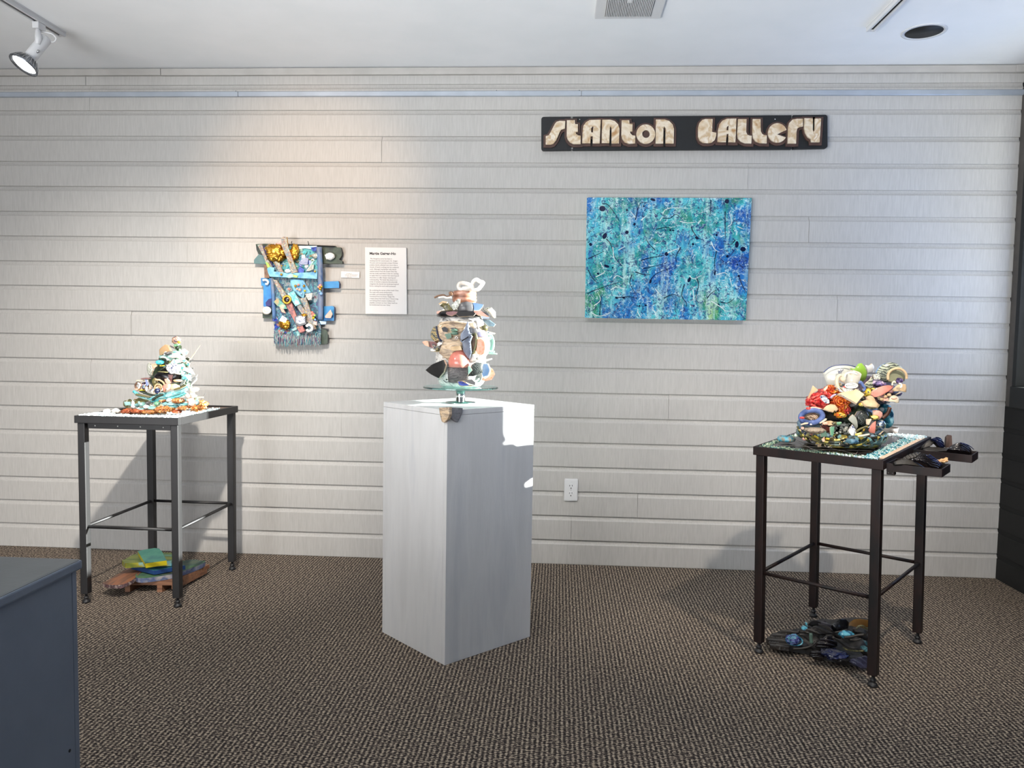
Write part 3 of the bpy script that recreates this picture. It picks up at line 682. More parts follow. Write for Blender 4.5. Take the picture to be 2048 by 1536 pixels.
for cy in (640, 925):
    s_ = slab(wo, 'socket', plastic, ell(615 if cy < 700 else 605, cy, 112, 108, 20), 3.895, O_, th=.002)
    dx = 0 if cy < 700 else -8
    for p_ in ((556, 575, 574, 632), (652, 570, 670, 632)):
        slab(wo, 'slot', darkhole, [(p_[0]+dx, p_[1]+cy-640), (p_[2]+dx, p_[1]+cy-640), (p_[2]+dx, p_[3]+cy-640), (p_[0]+dx, p_[3]+cy-640)], 3.8946, O_, th=.0006)
    slab(wo, 'slot', darkhole, ell(615+dx, cy+60, 19, 27, 10), 3.8946, O_, th=.0006)
lathe(wo, 'screw', chrome, at(1110+612/19.2, 940+775/19.2, 3.8962), [(.0022, 0), (.0022, .001), (0, .0015)], axis=V((0, -1, 0)), seg=8)

# ---------------------------------------------------------------- wall assemblage
T = (490, 460, 5.851)
wa = thing('wall_assemblage', 'blue and teal mixed media wall relief of painted boards, cloth, gold and shards', 'artwork', at(600, 700, YW))
def wa_(name, m, s, Y=3.86, th=.006, **kw): return slab(wa, name, m, s, Y, T, th=th, **kw)
wa_('plank', dgreenp, "850,178 1055,185 1062,202 1120,205 1135,260 1130,300 1100,345 1140,365 1140,395 850,392", 3.872, .022, edge=blackm)
wa_('plank', dgreenp, "125,165 230,160 560,172 560,300 160,280 135,235", 3.878, .018)
wa_('plank', mat('grey teal plank', [(60, 100, 108), (90, 120, 120)], 20, .5, .4), "105,350 160,285 240,300 260,400 105,392", 3.874, .02)
wa_('plank', brown, "222,405 275,420 285,575 228,560", 3.872, .02)
wa_('plank', blueart, "185,563 330,560 330,652 190,652", 3.872, .02)
wa_('plank', blueart, "215,640 340,640 335,905 215,895", 3.866, .02)
wa_('plank', dgreenp, "205,960 350,940 350,1035 207,1032", 3.874, .02)
wa_('plank', blueart, "880,605 1092,598 1102,625 1100,678 880,684", 3.87, .026, edge=bluedge)
wa_('plank', blueart, "880,893 1025,890 1043,905 1040,1062 880,1062", 3.87, .024, edge=bluedge)
wa_('cloth', tealart, "250,190 560,180 850,183 850,520 300,520 260,300", 3.862, .006)
wa_('cloth', tealart2, "330,545 845,555 870,800 880,1060 888,1180 880,1338 760,1345 600,1338 460,1333 345,1330 338,1180 360,1040", 3.858, .008)
wa_('cloth', dgreenp, "865,1160 905,1150 960,1182 968,1250 962,1335 865,1345", 3.864, .008)
tube(wa, 'pole', bluepole, "868,200 882,500 885,800 882,1050", 3.846, 33, T, seg=12, label='thick grey blue painted vertical pole')
tube(wa, 'pole', bluepole, "318,560 330,760 345,1040", 3.85, 24, T, seg=10)
wa_('painted_slat', slatp, "145,175 195,165 240,290 318,430 272,445 215,310", 3.842, .012)
wa_('cloth_strip', indigo, "190,190 226,186 335,425 296,440", 3.85, .005)
wa_('painted_slat', mat('brown slat', [(110, 84, 50), (150, 120, 80)], 40, .5, .5), "222,212 285,158 350,300 445,480 402,495 300,330", 3.846, .01)
blob(wa, 'gold_foil', gold, 365, 270, 3.838, 120, 98, T, rz=.02, crumple=.55, sub=4, fr=2, label='crumpled gold foil')
blob(wa, 'gold_foil', gold, 585, 258, 3.84, 45, 88, T, rz=.016, crumple=.55, sub=4, fr=2)
wa_('cloth_scrap', mat('pale pink cloth', [(220, 196, 192), (176, 140, 140)], 40, .8), "335,172 400,135 430,105 450,200 385,195", 3.845, .004)
wa_('cloth_scrap', mat('white sea foam cloth', [(226, 230, 230), (150, 200, 206)], 30, .7, .4), "560,185 840,185 838,215 770,225 700,212 640,225 585,205", 3.852, .004)
wa_('painted_slat', slatp, "422,95 450,78 485,80 500,180 560,350 612,492 545,508 490,330 430,190", 3.822, .014, edge=gold)
wa_('painted_slat', slatp, "345,368 395,365 450,500 400,505", 3.836, .01)
wa_('blue_band', sky2, "258,450 290,432 345,440 335,485 500,505 845,492 842,572 500,556 290,545 270,500", 3.826, .012)
wa_('green_shard', limec, "238,372 272,388 292,432 265,442", 3.824, .004)
wa_('green_shard', seagl, "470,548 525,515 565,512 566,550 510,562", 3.812, .004)
wa_('green_shard', limec, "560,522 618,536 606,556 570,552", 3.812, .004)
for i in range(7):
    a = -62+i*26; x, y = 990, 330
    tube(wa, 'shell_rib', white, [(x-30+i*6, y+12), (x-6+52*math.sin(R_(a+4)), y-26-34*math.cos(R_(a)))], 3.848, 9, T, seg=6)
blob(wa, 'shell', white, 993, 308, 3.853, 54, 44, T, rz=.010, label='white fan shell')
blob(wa, 'white_knot', white, 500, 480, 3.82, 36, 24, T, rz=.01, crumple=.2)
wa_('violet_shard', mat('grey violet shard', [(110, 120, 160), (170, 176, 196)], 40, .4, dist=1), "630,385 680,322 742,330 732,402 655,405", 3.846, .006)
wa_('white_shard', darkp, "715,475 765,412 808,402 800,460 745,482", 3.846, .006)
wa_('cobalt_shard', cobalt, "768,205 836,195 838,250 790,248", 3.848, .006, edge=white)
wa_('cobalt_shard', cobalt, "608,492 640,425 692,462 682,508", 3.842, .006)
blob(wa, 'white_clay', darkp, 826, 302, 3.845, 52, 30, T, rz=.01, crumple=.3)
fp = []
rg = random.Random(11)
for i in range(64):
    x = 312+i*8.3; l = 640+rg.uniform(-60, 40)
    fp.append(tubevf([at(T[0]+x/T[2], T[1]+550/T[2], 3.838), at(T[0]+(x+rg.uniform(-4, 4))/T[2], T[1]+l/T[2], 3.842)], .0006, 4))
o = finish('string_fringe', *merge(fp), fringe, wa); o['kind'] = 'stuff'
wa_('blue_cloth_piece', sky2, "528,572 600,575 682,588 772,735 700,742 682,802 622,765 560,702 530,642", 3.836, .006, bend=.004)
for x, y, r, m_ in ((590, 655, 16, gold), (690, 655, 16, gold), (625, 640, 14, pink), (640, 700, 18, pinkm), (700, 712, 14, yel), (610, 690, 13, peach), (515, 690, 17, pink), (880, 650, 20, pink), (860, 668, 15, pinkm), (880, 690, 18, gold), (895, 662, 13, yel), (875, 715, 16, aqua), (890, 745, 20, skyb), (785, 965, 16, pink), (800, 990, 20, pink), (780, 1005, 14, pinkm), (815, 1000, 14, limec), (800, 1030, 18, yel), (820, 1050, 14, skyb), (660, 745, 14, skyb), (425, 520, 15, gold), (575, 775, 18, gold), (430, 420, 10, gold), (530, 378, 8, gold), (470, 418, 8, gold), (818, 485, 13, gold)):
    blob(wa, 'bead', m_, x, y, 3.822 if y > 560 and x < 840 else 3.816 if x < 840 else 3.826, r, r, T, sub=2)
wa_('painted_slat', slatp, "325,578 372,588 480,755 500,800 440,800 360,650", 3.832, .012, edge=gold)
wa_('teal_square', mat('teal and cream tile', [(226, 224, 208), (60, 170, 176), (210, 226, 216)], 30, .4), "497,742 572,712 652,862 590,892", 3.814, .008)
tube(wa, 'white_hook', white, "208,588 245,585 270,605 262,632 240,630", 3.85, 13, T)
tube(wa, 'gold_ring', gold, ell(490, 815, 42, 42, 12), 3.812, 13, T, closed=True)
blob(wa, 'dark_center', black, 490, 815, 3.82, 36, 36, T, rz=.006)
wa_('cream_leaf', mat('cream teal leaf', [(220, 208, 170), (60, 150, 140), (196, 150, 90)], 30, .5), "332,842 380,798 470,872 492,922 440,925 378,885", 3.822, .008)
wa_('pink_shard', pinkm, "400,890 440,905 475,975 430,960", 3.826, .006)
wa_('painted_slat', slatr, "478,872 542,848 600,1000 705,1180 668,1208 600,1110 520,960", 3.826, .012)
wa_('painted_slat', slatp, "600,862 650,870 745,1000 800,1140 770,1140 690,1020 620,920", 3.822, .012, edge=gold)
wa_('painted_slat', slatp, "648,800 712,785 770,960 828,1160 800,1172 730,1000", 3.818, .014, edge=gold)
wa_('black_tile', black, "580,1015 640,992 712,1005 718,1100 640,1125 588,1098", 3.806, .012)
wa_('drawn_tile', navyp, "598,1025 642,1005 700,1015 702,1080 642,1100 600,1082", 3.800, .006)
wa_('white_shard', darkp, "700,748 790,735 776,818 738,820", 3.812, .008, edge=white)
wa_('drawn_shard', navyp, "437,1000 498,1042 470,1088 398,1062", 3.818, .008, edge=white)
blob(wa, 'gold_foil', gold, 465, 1100, 3.828, 62, 62, T, rz=.012, crumple=.5, sub=4, fr=2)
blob(wa, 'gold_foil', gold, 690, 1000, 3.81, 35, 24, T, rz=.008, crumple=.4)
tube(wa, 'white_hook', white, "718,1130 745,1108 780,1128 782,1165 745,1182 720,1165", 3.806, 17, T, label='white curled ceramic hook')
wa_('pink_shard', pink, "800,1065 842,1072 838,1118 805,1105", 3.81, .006)
wa_('red_tile', slatr, "600,1135 672,1120 700,1185 640,1202", 3.812, .006)
wa_('blue_shard', skyb, "868,1062 950,1072 945,1102 890,1105", 3.832, .006)
blob(wa, 'shell', cream, 255, 945, 3.85, 55, 45, T, rz=.012, crumple=.15)
tube(wa, 'shell_rim', white, ell(255, 940, 42, 34, 10), 3.842, 10, T, closed=True)
wa_('pink_shard', pinkm, "936,1008 1000,932 1022,985 1002,1030 942,1028", 3.844, .006, edge=white)
wa_('navy_leaf', indigo, "240,850 275,808 310,800 305,890 248,892", 3.842, .004)
fp = []
for i in range(58):
    x = 345+i*9.4; y0 = 1185+rg.uniform(-30, 60); l = 1340+rg.uniform(-14, 34)
    p0 = at(T[0]+x/T[2], T[1]+y0/T[2], 3.848); p1 = at(T[0]+(x+rg.uniform(-6, 6))/T[2], T[1]+l/T[2], 3.835)
    fp.append(tubevf([p0, (p0+p1)/2+V((0, -.004, 0)), p1], [.0012, .002, .001], 5))
o = finish('bottom_fringe', *merge(fp), fringe, wa); o['kind'] = 'stuff'
scatter(wa, 'shard', [mauve, cobalt, teal, slatr, seag, purple, aqua], 34, T, 600, 1235, 250, 85, 3.848, 30, 5, .006, .003, 15)
scatter(wa, 'shard', [teal, cobalt, aqua, white, seag, olive], 26, T, 600, 330, 230, 110, 3.857, 24, 6, .004, .003, 15)
scatter(wa, 'shard', [mauve, cobalt, indigo, purple], 8, T, 345, 1090, 45, 70, 3.85, 30, 8, .006, .003, 15)
for s in ("552,180 545,165 548,130", "553,160 565,168", "745,178 742,150 735,132", "742,160 752,166"):
    tube(wa, 'wire_hook', darkhole, s, 3.86, 4, T, seg=5)
tube(wa, 'top_rod', darkhole, "400,170 700,178 1050,192", 3.862, 7, T, seg=6)
# ---------------------------------------------------------------- foreground cabinet
cb_ = thing('display_cabinet', 'slate blue painted cabinet with grey top at lower left, nearest the camera', 'cabinet', (-1.2, 1.0, 0))
CX, CY = -.838, 1.302
box('body', cabm, (CX-.9, CY-1.0, .0), (CX, CY-.014, .731), cb_, .002)
box('back_panel', cabm, (CX-.9, CY-.0128, .0), (CX-.0004, CY, .731), cb_, .0015)
box('cabinet_top', cabt, (CX-.905, CY-1.02, .7315), (CX+.005, CY+.006, .7505), cb_, .005)
box('top_edge', cabm, (CX-.003, CY-1.015, .7325), (CX+.0062, CY+.0068, .7485), cb_, .003)
lathe(cb_, 'screw', darkhole, V((CX, CY-.03, .42)), [(.003, 0), (.003, .0008), (0, .001)], axis=V((1, 0, 0)), seg=10)

# ---------------------------------------------------------------- pedestal
pa = .7932; pe = V((math.cos(pa), math.sin(pa), 0)); pn = V((-math.sin(pa), math.cos(pa), 0)); p0 = V((-.3765, 2.6458, 0)); PW, PD, PH = .41, .40, .895
pcn = p0+pe*PW/2+pn*PD/2; PAX = [pe, pn, AX[2]]
pd = thing('display_pedestal', 'tall white painted square pedestal standing cornerwise in the middle of the floor', 'pedestal', pcn)
T_ = .018
for nm, c, h in (('side_panel', p0+pe*PW/2+pn*T_/2, (PW/2, T_/2)), ('side_panel', p0+pe*PW/2+pn*(PD-T_/2), (PW/2, T_/2)),
                 ('side_panel', p0+pn*PD/2+pe*T_/2, (T_/2, PD/2-T_-.0003)), ('side_panel', p0+pn*PD/2+pe*(PW-T_/2), (T_/2, PD/2-T_-.0003))):
    obox(nm, pedm, c+V((0, 0, (PH-T_-.0008)/2)), PAX, (h[0], h[1], (PH-T_-.0008)/2), pd, .0008)
obox('top_panel', pedm, pcn+V((0, 0, PH-T_/2)), PAX, (PW/2, PD/2, T_/2), pd, .001)
# folded clay piece hooked over the near corner of the pedestal
cpz = thing('carved_clay_bracket', 'small folded grey and tan clay piece hung over the near top corner of the pedestal', 'ornament', p0+V((0, 0, PH-.05)))
C = (760, 540, 4.8)
fl_ = -pe; fr_ = -pn      # outward normals of the left (facing -e) and right (facing -n) faces
def onf(pts, n): return [atp(x, y, p0+n*.012-V((0, 0, 0)), n) for x, y in cr(P(pts), C)]
slabg('left_leaf', tanm, onf("560,1322 658,1318 662,1395 640,1440 612,1466 590,1455 570,1372", fl_), fl_, .0112, cpz, bend=.003)
slabg('right_leaf', mat('grey marbled leaf', [(110, 110, 116), (140, 138, 140), (90, 88, 92)], 14, .45, .3, dist=2, stretch=(1, 1, 4)), onf("656,1318 798,1326 792,1368 770,1420 745,1464 725,1455 690,1425 662,1400", fr_), fr_, .0112, cpz, bend=.003)
slabg('ridge', brown, [p0+(fl_+fr_)*.010+V((0, 0, PH-.004))+pe*.004, p0+(fl_+fr_)*.010+V((0, 0, PH-.045)), p0+(fl_+fr_)*.0125+V((0, 0, PH-.045)), p0+(fl_+fr_)*.0125+V((0, 0, PH-.004))], (fl_+fr_), .004, cpz)

# ---------------------------------------------------------------- glass turntable
gc = atz(921, 806, PH); gz = at(922, 774.5, gc.y).z
gs = thing('glass_turntable', 'round clear glass cake stand turntable on a chrome stem on the white pedestal', 'stand', gc)
glass = bpy.data.materials.new('clear green glass'); glass.use_nodes = True; gb = glass.node_tree.nodes['Principled BSDF']
gb.inputs['Base Color'].default_value = (.45, .86, .80, 1); gb.inputs['Transmission Weight'].default_value = 1; gb.inputs['Roughness'].default_value = .02; gb.inputs['IOR'].default_value = 1.45
lathe(gs, 'base_plate', chrome, gc+V((0, 0, .0003)), [(.0565, 0), (.0575, .002), (.056, .004), (.02, .0055), (.018, .009)], seg=48)
lathe(gs, 'stem', chrome, gc+V((0, 0, .004)), [(.0175, 0), (.0172, gz-PH-.0085)], seg=32)
lathe(gs, 'glass_disc', glass, V((gc.x, gc.y, gz-.004)), [(.140, 0), (.1425, .0015), (.1425, .0055), (.140, .007)], seg=72, smooth=False)
GT = gz+.0034

# ---------------------------------------------------------------- vessel sculpture on the turntable
vy = gc.y
vs_ = thing('vessel_sculpture', 'tall white marbled clay vessel with pink bowl, black brim and white curl on top', 'sculpture', V((gc.x, gc.y, GT)))
def zc(y, c=C): return at(c[0]+785/c[2], c[1]+y/c[2], vy).z
kk = vy/FPX/4.8
vx = at(923.5, 700, vy).x
prof = [(150, 1118), (196, 1112), (222, 1085), (246, 1040), (258, 980), (264, 900), (266, 830), (258, 760), (246, 690), (240, 620), (238, 560), (226, 500), (208, 455), (150, 440), (110, 400)]
prof = [(r*kk*.93, zc(y)) for r, y in prof]; zz0 = prof[0][1]
dz = GT-zz0
lathe(vs_, 'clay_body', whitem, V((vx, vy, 0)), [(r, h+(dz if i < 2 else 0)) for i, (r, h) in enumerate(prof)], amp=.10, seg=48)
lathe(vs_, 'neck', terra, V((at(760+812/4.8, 600, vy).x, vy, 0)), [(r*kk, zc(y)) for r, y in ((95, 400), (90, 330), (112, 305), (120, 285), (112, 272), (118, 258), (112, 246), (117, 228), (112, 214), (104, 204), (86, 200), (70, 215), (0, 222))], amp=.05, label='banded brown to pink terracotta neck')
lathe(vs_, 'brim', black, V((at(760+790/4.8, 600, vy).x, vy, 0)), [(r*kk, zc(y)) for r, y in ((190, 460), (240, 452), (250, 438), (240, 412), (215, 398), (0, 394))], amp=.09, label='wide black brim disc')
def vv(name, m, s, Y, t=(0, 0), th=.005, **kw): return slab(vs_, name, m, s, vy+Y, C, t, th, edge=kw.pop('edge', claye), **kw)
F = -.1
vv('brim_panel', mauve, "640,400 700,396 745,402 735,418 690,440 650,432 632,415", -.099, (0, 20), .004)
vv('brim_panel', blackm, "700,405 870,400 920,415 900,440 760,448", -.099, (0, 15), .004)
vv('pink_shard', pinkm, "545,400 575,390 580,396 560,416 545,420", -.06, (-20, 10))
vv('pink_shard', pinkm, "900,395 965,388 1045,448 1000,440 915,425", -.08, (2, 20), .008)
vv('blue_shard', mat('grey blue slab', [(120, 132, 168), (150, 160, 190)], 20, .4), "968,430 1052,452 1045,466 975,465", -.07, (20, 0), .008)
vv('shelf', white, "585,388 700,380 930,392 965,372 940,365 620,372", -.05, (0, 50), .006)
vv('olive_bowl', olive, "565,330 600,300 648,310 672,352 690,372 680,384 620,382 598,352 572,342", -.075, (-15, 15), .006, bend=.01, edge=clay)
vv('olive_rim', clay, "562,322 602,297 650,306 640,316 600,312 572,332", -.079, (-10, 30), .004)
vv('patterned_shard', darkp, "680,335 750,275 766,280 762,330 742,372 700,388 686,384", -.068, (-10, 15), .005)
vv('dome_shard', slate, "740,372 742,338 770,312 830,300 885,306 897,320 898,388 745,390", -.075, (0, 10), .006, bend=.02, label='dark grey domed pottery shard')
vv('blue_triangle', skyb, "893,313 995,332 985,356 950,388 896,386", -.06, (2, 0), .005)
vv('marbled_cup', darkp, "965,378 1030,358 1072,360 1108,398 1112,462 1095,455 1062,420 1010,400", -.02, (6, 0), .006, bend=.008)
vv('marbled_cup', white, "1040,380 1075,366 1108,402 1112,462 1088,448 1070,420", -.03, (35, 0), .004, bend=.008)
tube(vs_, 'twig', brown, "522,266 560,248 610,240 640,256 690,242", vy-.05, 9, C, taper=.9)
tube(vs_, 'twig', white, "560,266 610,258 640,268 685,262", vy-.055, 10, C)
blob(vs_, 'twig_knot', brown, 683, 225, vy-.055, 22, 22, C, crumple=.3)
tube(vs_, 'white_curl', mat('white and tan glaze', [(246, 244, 236), (238, 234, 224), (150, 104, 70)], 12, .2, lo=.3, hi=.8), "800,190 765,182 752,150 778,124 840,134 880,158 900,190 940,186 965,160 990,122 960,112 925,92 895,112 885,150", [vy-.03]*5+[vy-.04]*4+[vy-.02]*5, 19, C, seg=10, label='white twisted ceramic curl on the very top')
blob(vs_, 'curl_base', mat('white and tan glaze', (240, 238, 230)), 835, 180, vy-.03, 60, 26, C, rz=.02)
vv('striped_cup', stripe, "472,600 498,542 540,535 556,600 575,660 600,688 560,690 500,676 475,650", -.04, (-35, 0), .006, bend=.014)
tube(vs_, 'navy_rim', mat('navy rim', (40, 44, 74), rough=.3), "540,540 550,600 565,650 592,686", vy-.075, 9, C)
vv('tan_panel', tanm, "552,562 600,510 700,498 760,500 842,506 800,560 772,640 770,700 680,700 612,688 566,650", -.098, (-6, 2), .008, bend=.012, edge=tanm)
vv('tan_panel', tanm, "600,690 780,688 788,760 700,792 655,880 640,860 560,800", -.103, (-8, -4), .008, bend=.012, edge=tanm)
tube(vs_, 'brow_ridge', tanm, "560,545 600,512 680,500 760,505 835,520", vy-.106, 13, C, taper=.7)
vv('black_chip', black, "590,556 622,544 652,562 646,598 604,592", -.112, (-10, 5), .005)
for x, y, rx, ry in ((714, 578, 36, 18), (716, 608, 34, 17), (700, 560, 30, 8)): blob(vs_, 'grey_stone', greent if y != 560 else slate, x, y, vy-.112, rx, ry, C, rz=.008)
vv('green_chip', greent, "620,616 680,605 686,650 645,666", -.115, (-5, 5), .006)
tube(vs_, 'small_ring', chrome, ell(734, 652, 12, 11, 10), vy-.116, 4, C, closed=True, seg=6)
vv('pewter_figure', pewter, "768,655 775,612 812,560 838,492 850,500 852,560 862,600 888,640 870,690 880,790 860,860 838,840 800,780 788,700", -.116, (4, 0), .012, bend=.012, edge=pewter, label='grey blue twisted pewter-like form')
tube(vs_, 'pewter_fold', pewter, "780,690 820,650 875,615", vy-.128, 16, C, taper=.5)
tube(vs_, 'pewter_fold', black, "785,680 820,660 850,640", vy-.136, 8, C, taper=.5)
vv('pink_tongue', peach, "405,690 430,680 458,683 472,738 430,722", -.05, (-30, 0), .006)
vv('pink_tongue', mauve, "455,683 540,692 546,715 510,752 470,738", -.055, (-30, 0), .008)
vv('ledge', olive, "490,765 545,742 582,752 570,780 520,782", -.07, (-20, 25), .006)
vv('tan_step', clay, "680,735 772,728 785,768 700,776 678,770", -.118, (0, 10), .01)
bz = lambda y: at(760+755/4.8, 540+y/4.8, vy-.105).z
k2 = (vy-.105)/FPX/4.8; bx = at(760+755/4.8, 700, vy-.1).x
lathe(vs_, 'pink_bowl', pink, V((bx, vy-.085, 0)), [(r*k2, bz(y)) for r, y in ((98, 935), (106, 900), (102, 860), (88, 820), (66, 790), (56, 783), (58, 770), (48, 768), (40, 780), (0, 782))], seg=36, amp=.03, label='upturned glossy pink bowl')
vv('black_triangle', blackm, "418,962 500,905 600,862 622,910 605,980 558,1040 480,1000", -.085, (-38, 0), .008, bend=.01, label='large black pointed shard')
vv('grey_panel', greym, "645,935 700,928 862,925 848,990 862,1060 800,1088 650,1086", -.104, (0, -4), .008, bend=.014, edge=greym)
vv('carved_shard', wavy, "850,1022 866,950 885,910 925,886 992,892 990,985 930,1010 900,1020", -.112, (18, 0), .008, bend=.014, label='black wavy carved shard')
vv('green_triangle', seag, "846,920 862,925 887,962 846,1006", -.124, (0, 0), .005)
vv('navy_shard', stripe, "742,1068 800,1062 852,1100 910,1112 770,1116 750,1095", -.105, (0, 20), .005)
vv('navy_shard', cobalt, "745,1072 790,1068 860,1106 800,1112 765,1105", -.108, (0, 25), .004)
vv('grey_shard', slate, "800,1060 882,1050 915,1078 912,1104 860,1090", -.11, (5, 20), .005)
blob(vs_, 'dark_dot', black, 640, 1052, vy-.1, 8, 8, C)
blob(vs_, 'dark_dot', black, 932, 850, vy-.1, 7, 9, C)
vv('round_plate', white, ell(985, 720, 72, 122, 24), -.075, (12, 0), .006, bend=.006, edge=white)
tube(vs_, 'dark_rim', olive, ell(892, 705, 32, 96, 14, 8), vy-.094, 13, C, closed=True)
vv('dark_face', brown, ell(892, 705, 30, 90, 16, 8), -.09, (5, 0), .006)
vv('round_peach_disc', peach, ell(965, 740, 52, 80, 20), -.096, (4, -6), .006, bend=.003, label='oval peach coloured speckled disc')
tube(vs_, 'cup_rim', seag, ell(1055, 705, 34, 80, 14), vy-.03, 13, C, closed=True)
vv('cup_face', seagl, ell(1048, 705, 34, 80, 18), -.035, (5, 0), .01)
for s in ("1010,790 1060,800 1125,805", "1030,770 1080,790 1100,778", "1000,872 1040,862 1076,852"): tube(vs_, 'spur_and_highlight', white if '872' in s else seag, s, vy-.05, 12, C, taper=.5)  # first two tubes are highlights put in as pale colour, the last a nub
vv('blue_cup', skyb, "990,900 1032,898 1052,960 1034,1012 986,1032 978,960", -.06, (5, 0), .006, bend=.004)
tube(vs_, 'white_rim', white, "1035,900 1056,960 1038,1015 1000,1040", vy-.058, 7, C)
vv('peach_plate', peach, "1042,930 1082,950 1106,1000 1072,1055 1010,1066 978,1060 980,1035 1040,1014 1060,970", -.05, (5, 0), .006)
vv('tan_shard', tanm, "852,508 912,500 932,542 902,562 868,545", -.1, (10, 10), .006, bend=.008)
vv('blue_grey_shard', bgrey, "978,470 1050,478 1112,522 1092,546 1040,542 1000,502", -.06, (5, 5), .006, bend=.004)
vv('tan_cup', olive, "960,550 1010,525 1046,550 1032,582 982,576", -.08, (25, 0), .008, bend=.01)
vv('spike', cream, "1018,590 1060,594 1110,606 1098,616 1030,612", -.04, (20, 20), .005)
vv('violet_shard', mat('violet clay', [(130, 128, 160), (170, 168, 192)], 30, .5), "918,590 1012,588 1022,642 930,645", -.088, (20, 0), .006, bend=.006)
vv('grey_fold', slate, "840,560 880,540 930,560 950,600 900,620 860,600", -.1, (8, 0), .006, bend=.01)
vv('white_patch', white, "880,800 1010,810 1020,860 960,880 880,868", -.085, (25, 0), .006, bend=.01)
scatter(vs_, 'shard', [white, whitem, claye, slate], 10, C, 900, 820, 90, 40, vy-.09, 20, 21, .01, .003, 30)
scatter(vs_, 'shard', [white, slate, brown, greym, olive], 12, C, 545, 730, 50, 70, vy-.075, 22, 22, .01, .004, 40)
scatter(vs_, 'shard', [white, bgrey, seag], 8, C, 1020, 640, 50, 60, vy-.06, 22, 23, .01, .004, 40)

# ---------------------------------------------------------------- steel tables
def table(label, c0, a, w, d, h, m, zst, name='steel_table', tilt=0, lean=(0, 0)):
    e = V((math.cos(a), math.sin(a), 0)); n = V((-math.sin(a), math.cos(a), 0)); c0 = V((*c0, 0)); ax = [e, n, AX[2]]
    t = thing(name, label, 'table', c0+e*w/2+n*d/2, 'dark steel display tables')
    L_ = lambda x, y, z: c0+e*x+n*y+V((lean[0]*(1-z/h), lean[1]*(1-z/h), z+tilt*y*z/h))     # levelled on an uneven floor
    def lbox(nm, mm, c, hs, bev=0, parent=None):
        vs, fs = boxvf(V(c), AX, hs, bev); return finish(nm, [L_(*v) for v in vs], fs, mm, parent or t)
    fw, fh = .012, .031
    for x0, x1, y0, y1 in ((0, w, 0, fw), (0, w, d-fw, d), (0, fw, fw, d-fw), (w-fw, w, fw, d-fw)):
        lbox('frame_rail', m, ((x0+x1)/2, (y0+y1)/2, h-fh/2), ((x1-x0)/2, (y1-y0)/2, fh/2), .002)
    s = .0155
    for x, y in ((.0235, .0235), (w-.0235, .0235), (w-.0235, d-.0235), (.0235, d-.0235)):
        lg = lbox('leg', m, (x, y, (h-fh+.040)/2), (s, s, (h-fh-.040)/2), .003)
        f0 = L_(x, y, 0)
        lathe(lg, 'levelling_foot', steel, f0, [(.016, 0), (.017, .006), (.012, .013), (.007, .015), (.010, .018), (.010, .026), (.0055, .027), (.0055, .0425)], seg=16)
    for (xa, ya), (xb, yb) in (((.0235, .0235), (w-.0235, .0235)), ((.0235, d-.0235), (w-.0235, d-.0235)), ((.0235, .0235), (.0235, d-.0235)), ((w-.0235, .0235), (w-.0235, d-.0235))):
        dx, dy = (s*.9 if xa != xb else 0), (s*.9 if ya != yb else 0)
        finish('stretcher', *tubevf([L_(xa+dx, ya+dy, zst), L_(xb-dx, yb-dy, zst)], .0068, 10), m, t, smooth=True)
    return t, L_, lbox
tl, LL_, lax = table('dark steel table at left with gravel covered top holding the grotto sculpture', (-1.9958, 3.1017), -.021, .4483, .5685, .7954, steel, .325)
lax('top_panel', gravel, (.224, .284, .786), (.212, .272, .003))
lax('drawer_rail', steel, (.223, .030, .7515), (.182, .004, .0115), .001)
for i in range(4): lathe(tl, 'drilled_hole', mat('pale hole', (196, 196, 190), rough=.6), LL_(.074+.0985*i, .0261, .752), [(.0028, 0), (.0028, .0006), (0, .0007)], axis=V((0, -1, 0)), seg=10)
# gravel of crystals along front and right side
rg = random.Random(5); pc_ = []
def chips(t, Lf, name, m, areas, z, smin, smax, per, seed):
    rg = random.Random(seed); ps = []
    v0, f0 = ico(0) if False else ico(1)
    for x0, x1, y0, y1 in areas:
        for _ in range(int((x1-x0)*(y1-y0)*per)):
            c_ = Lf(rg.uniform(x0, x1), rg.uniform(y0, y1), z+rg.uniform(0, smax*.8)); s = rg.uniform(smin, smax)
            q = Matrix.Rotation(rg.uniform(0, 6), 3, V((rg.random(), rg.random(), rg.random()+.1)))
            tet = [V((1, 1, 1)), V((1, -1, -1)), V((-1, 1, -1)), V((-1, -1, 1)), V((.2, .3, -1.2))]
            ps.append(([c_+q@(p_*s*V((1, .8, .6)).length*.4) if 0 else c_+(q@p_)*s*.55 for p_ in tet], [[0, 1, 2], [0, 2, 3], [0, 3, 1], [1, 4, 2], [1, 3, 4], [2, 4, 3]]))
    o = finish(name, *merge(ps), m, t); o['kind'] = 'stuff'; return o
chips(tl, LL_, 'crystal_gravel', crysw, ((.014, .43, .013, .075), (.30, .43, .06, .30), (.014, .10, .05, .13), (.39, .432, .3, .42)), .791, .003, .0075, 26000, 1)
for x, y, r, lb in ((.062, .13, .017, 'white pebble, left one of two at the left front of the gravel table'), (.092, .145, .019, 'white pebble, right one of two at the left front of the gravel table')):
    q_ = LL_(x, y, .7962+r*.5-.003); o = finish('white_pebble', *blobvf(q_, r, r*.6, r*.8, amp=.12), white, smooth=True); tag(o, lb, 'stone', 'white pebbles on the gravel table')

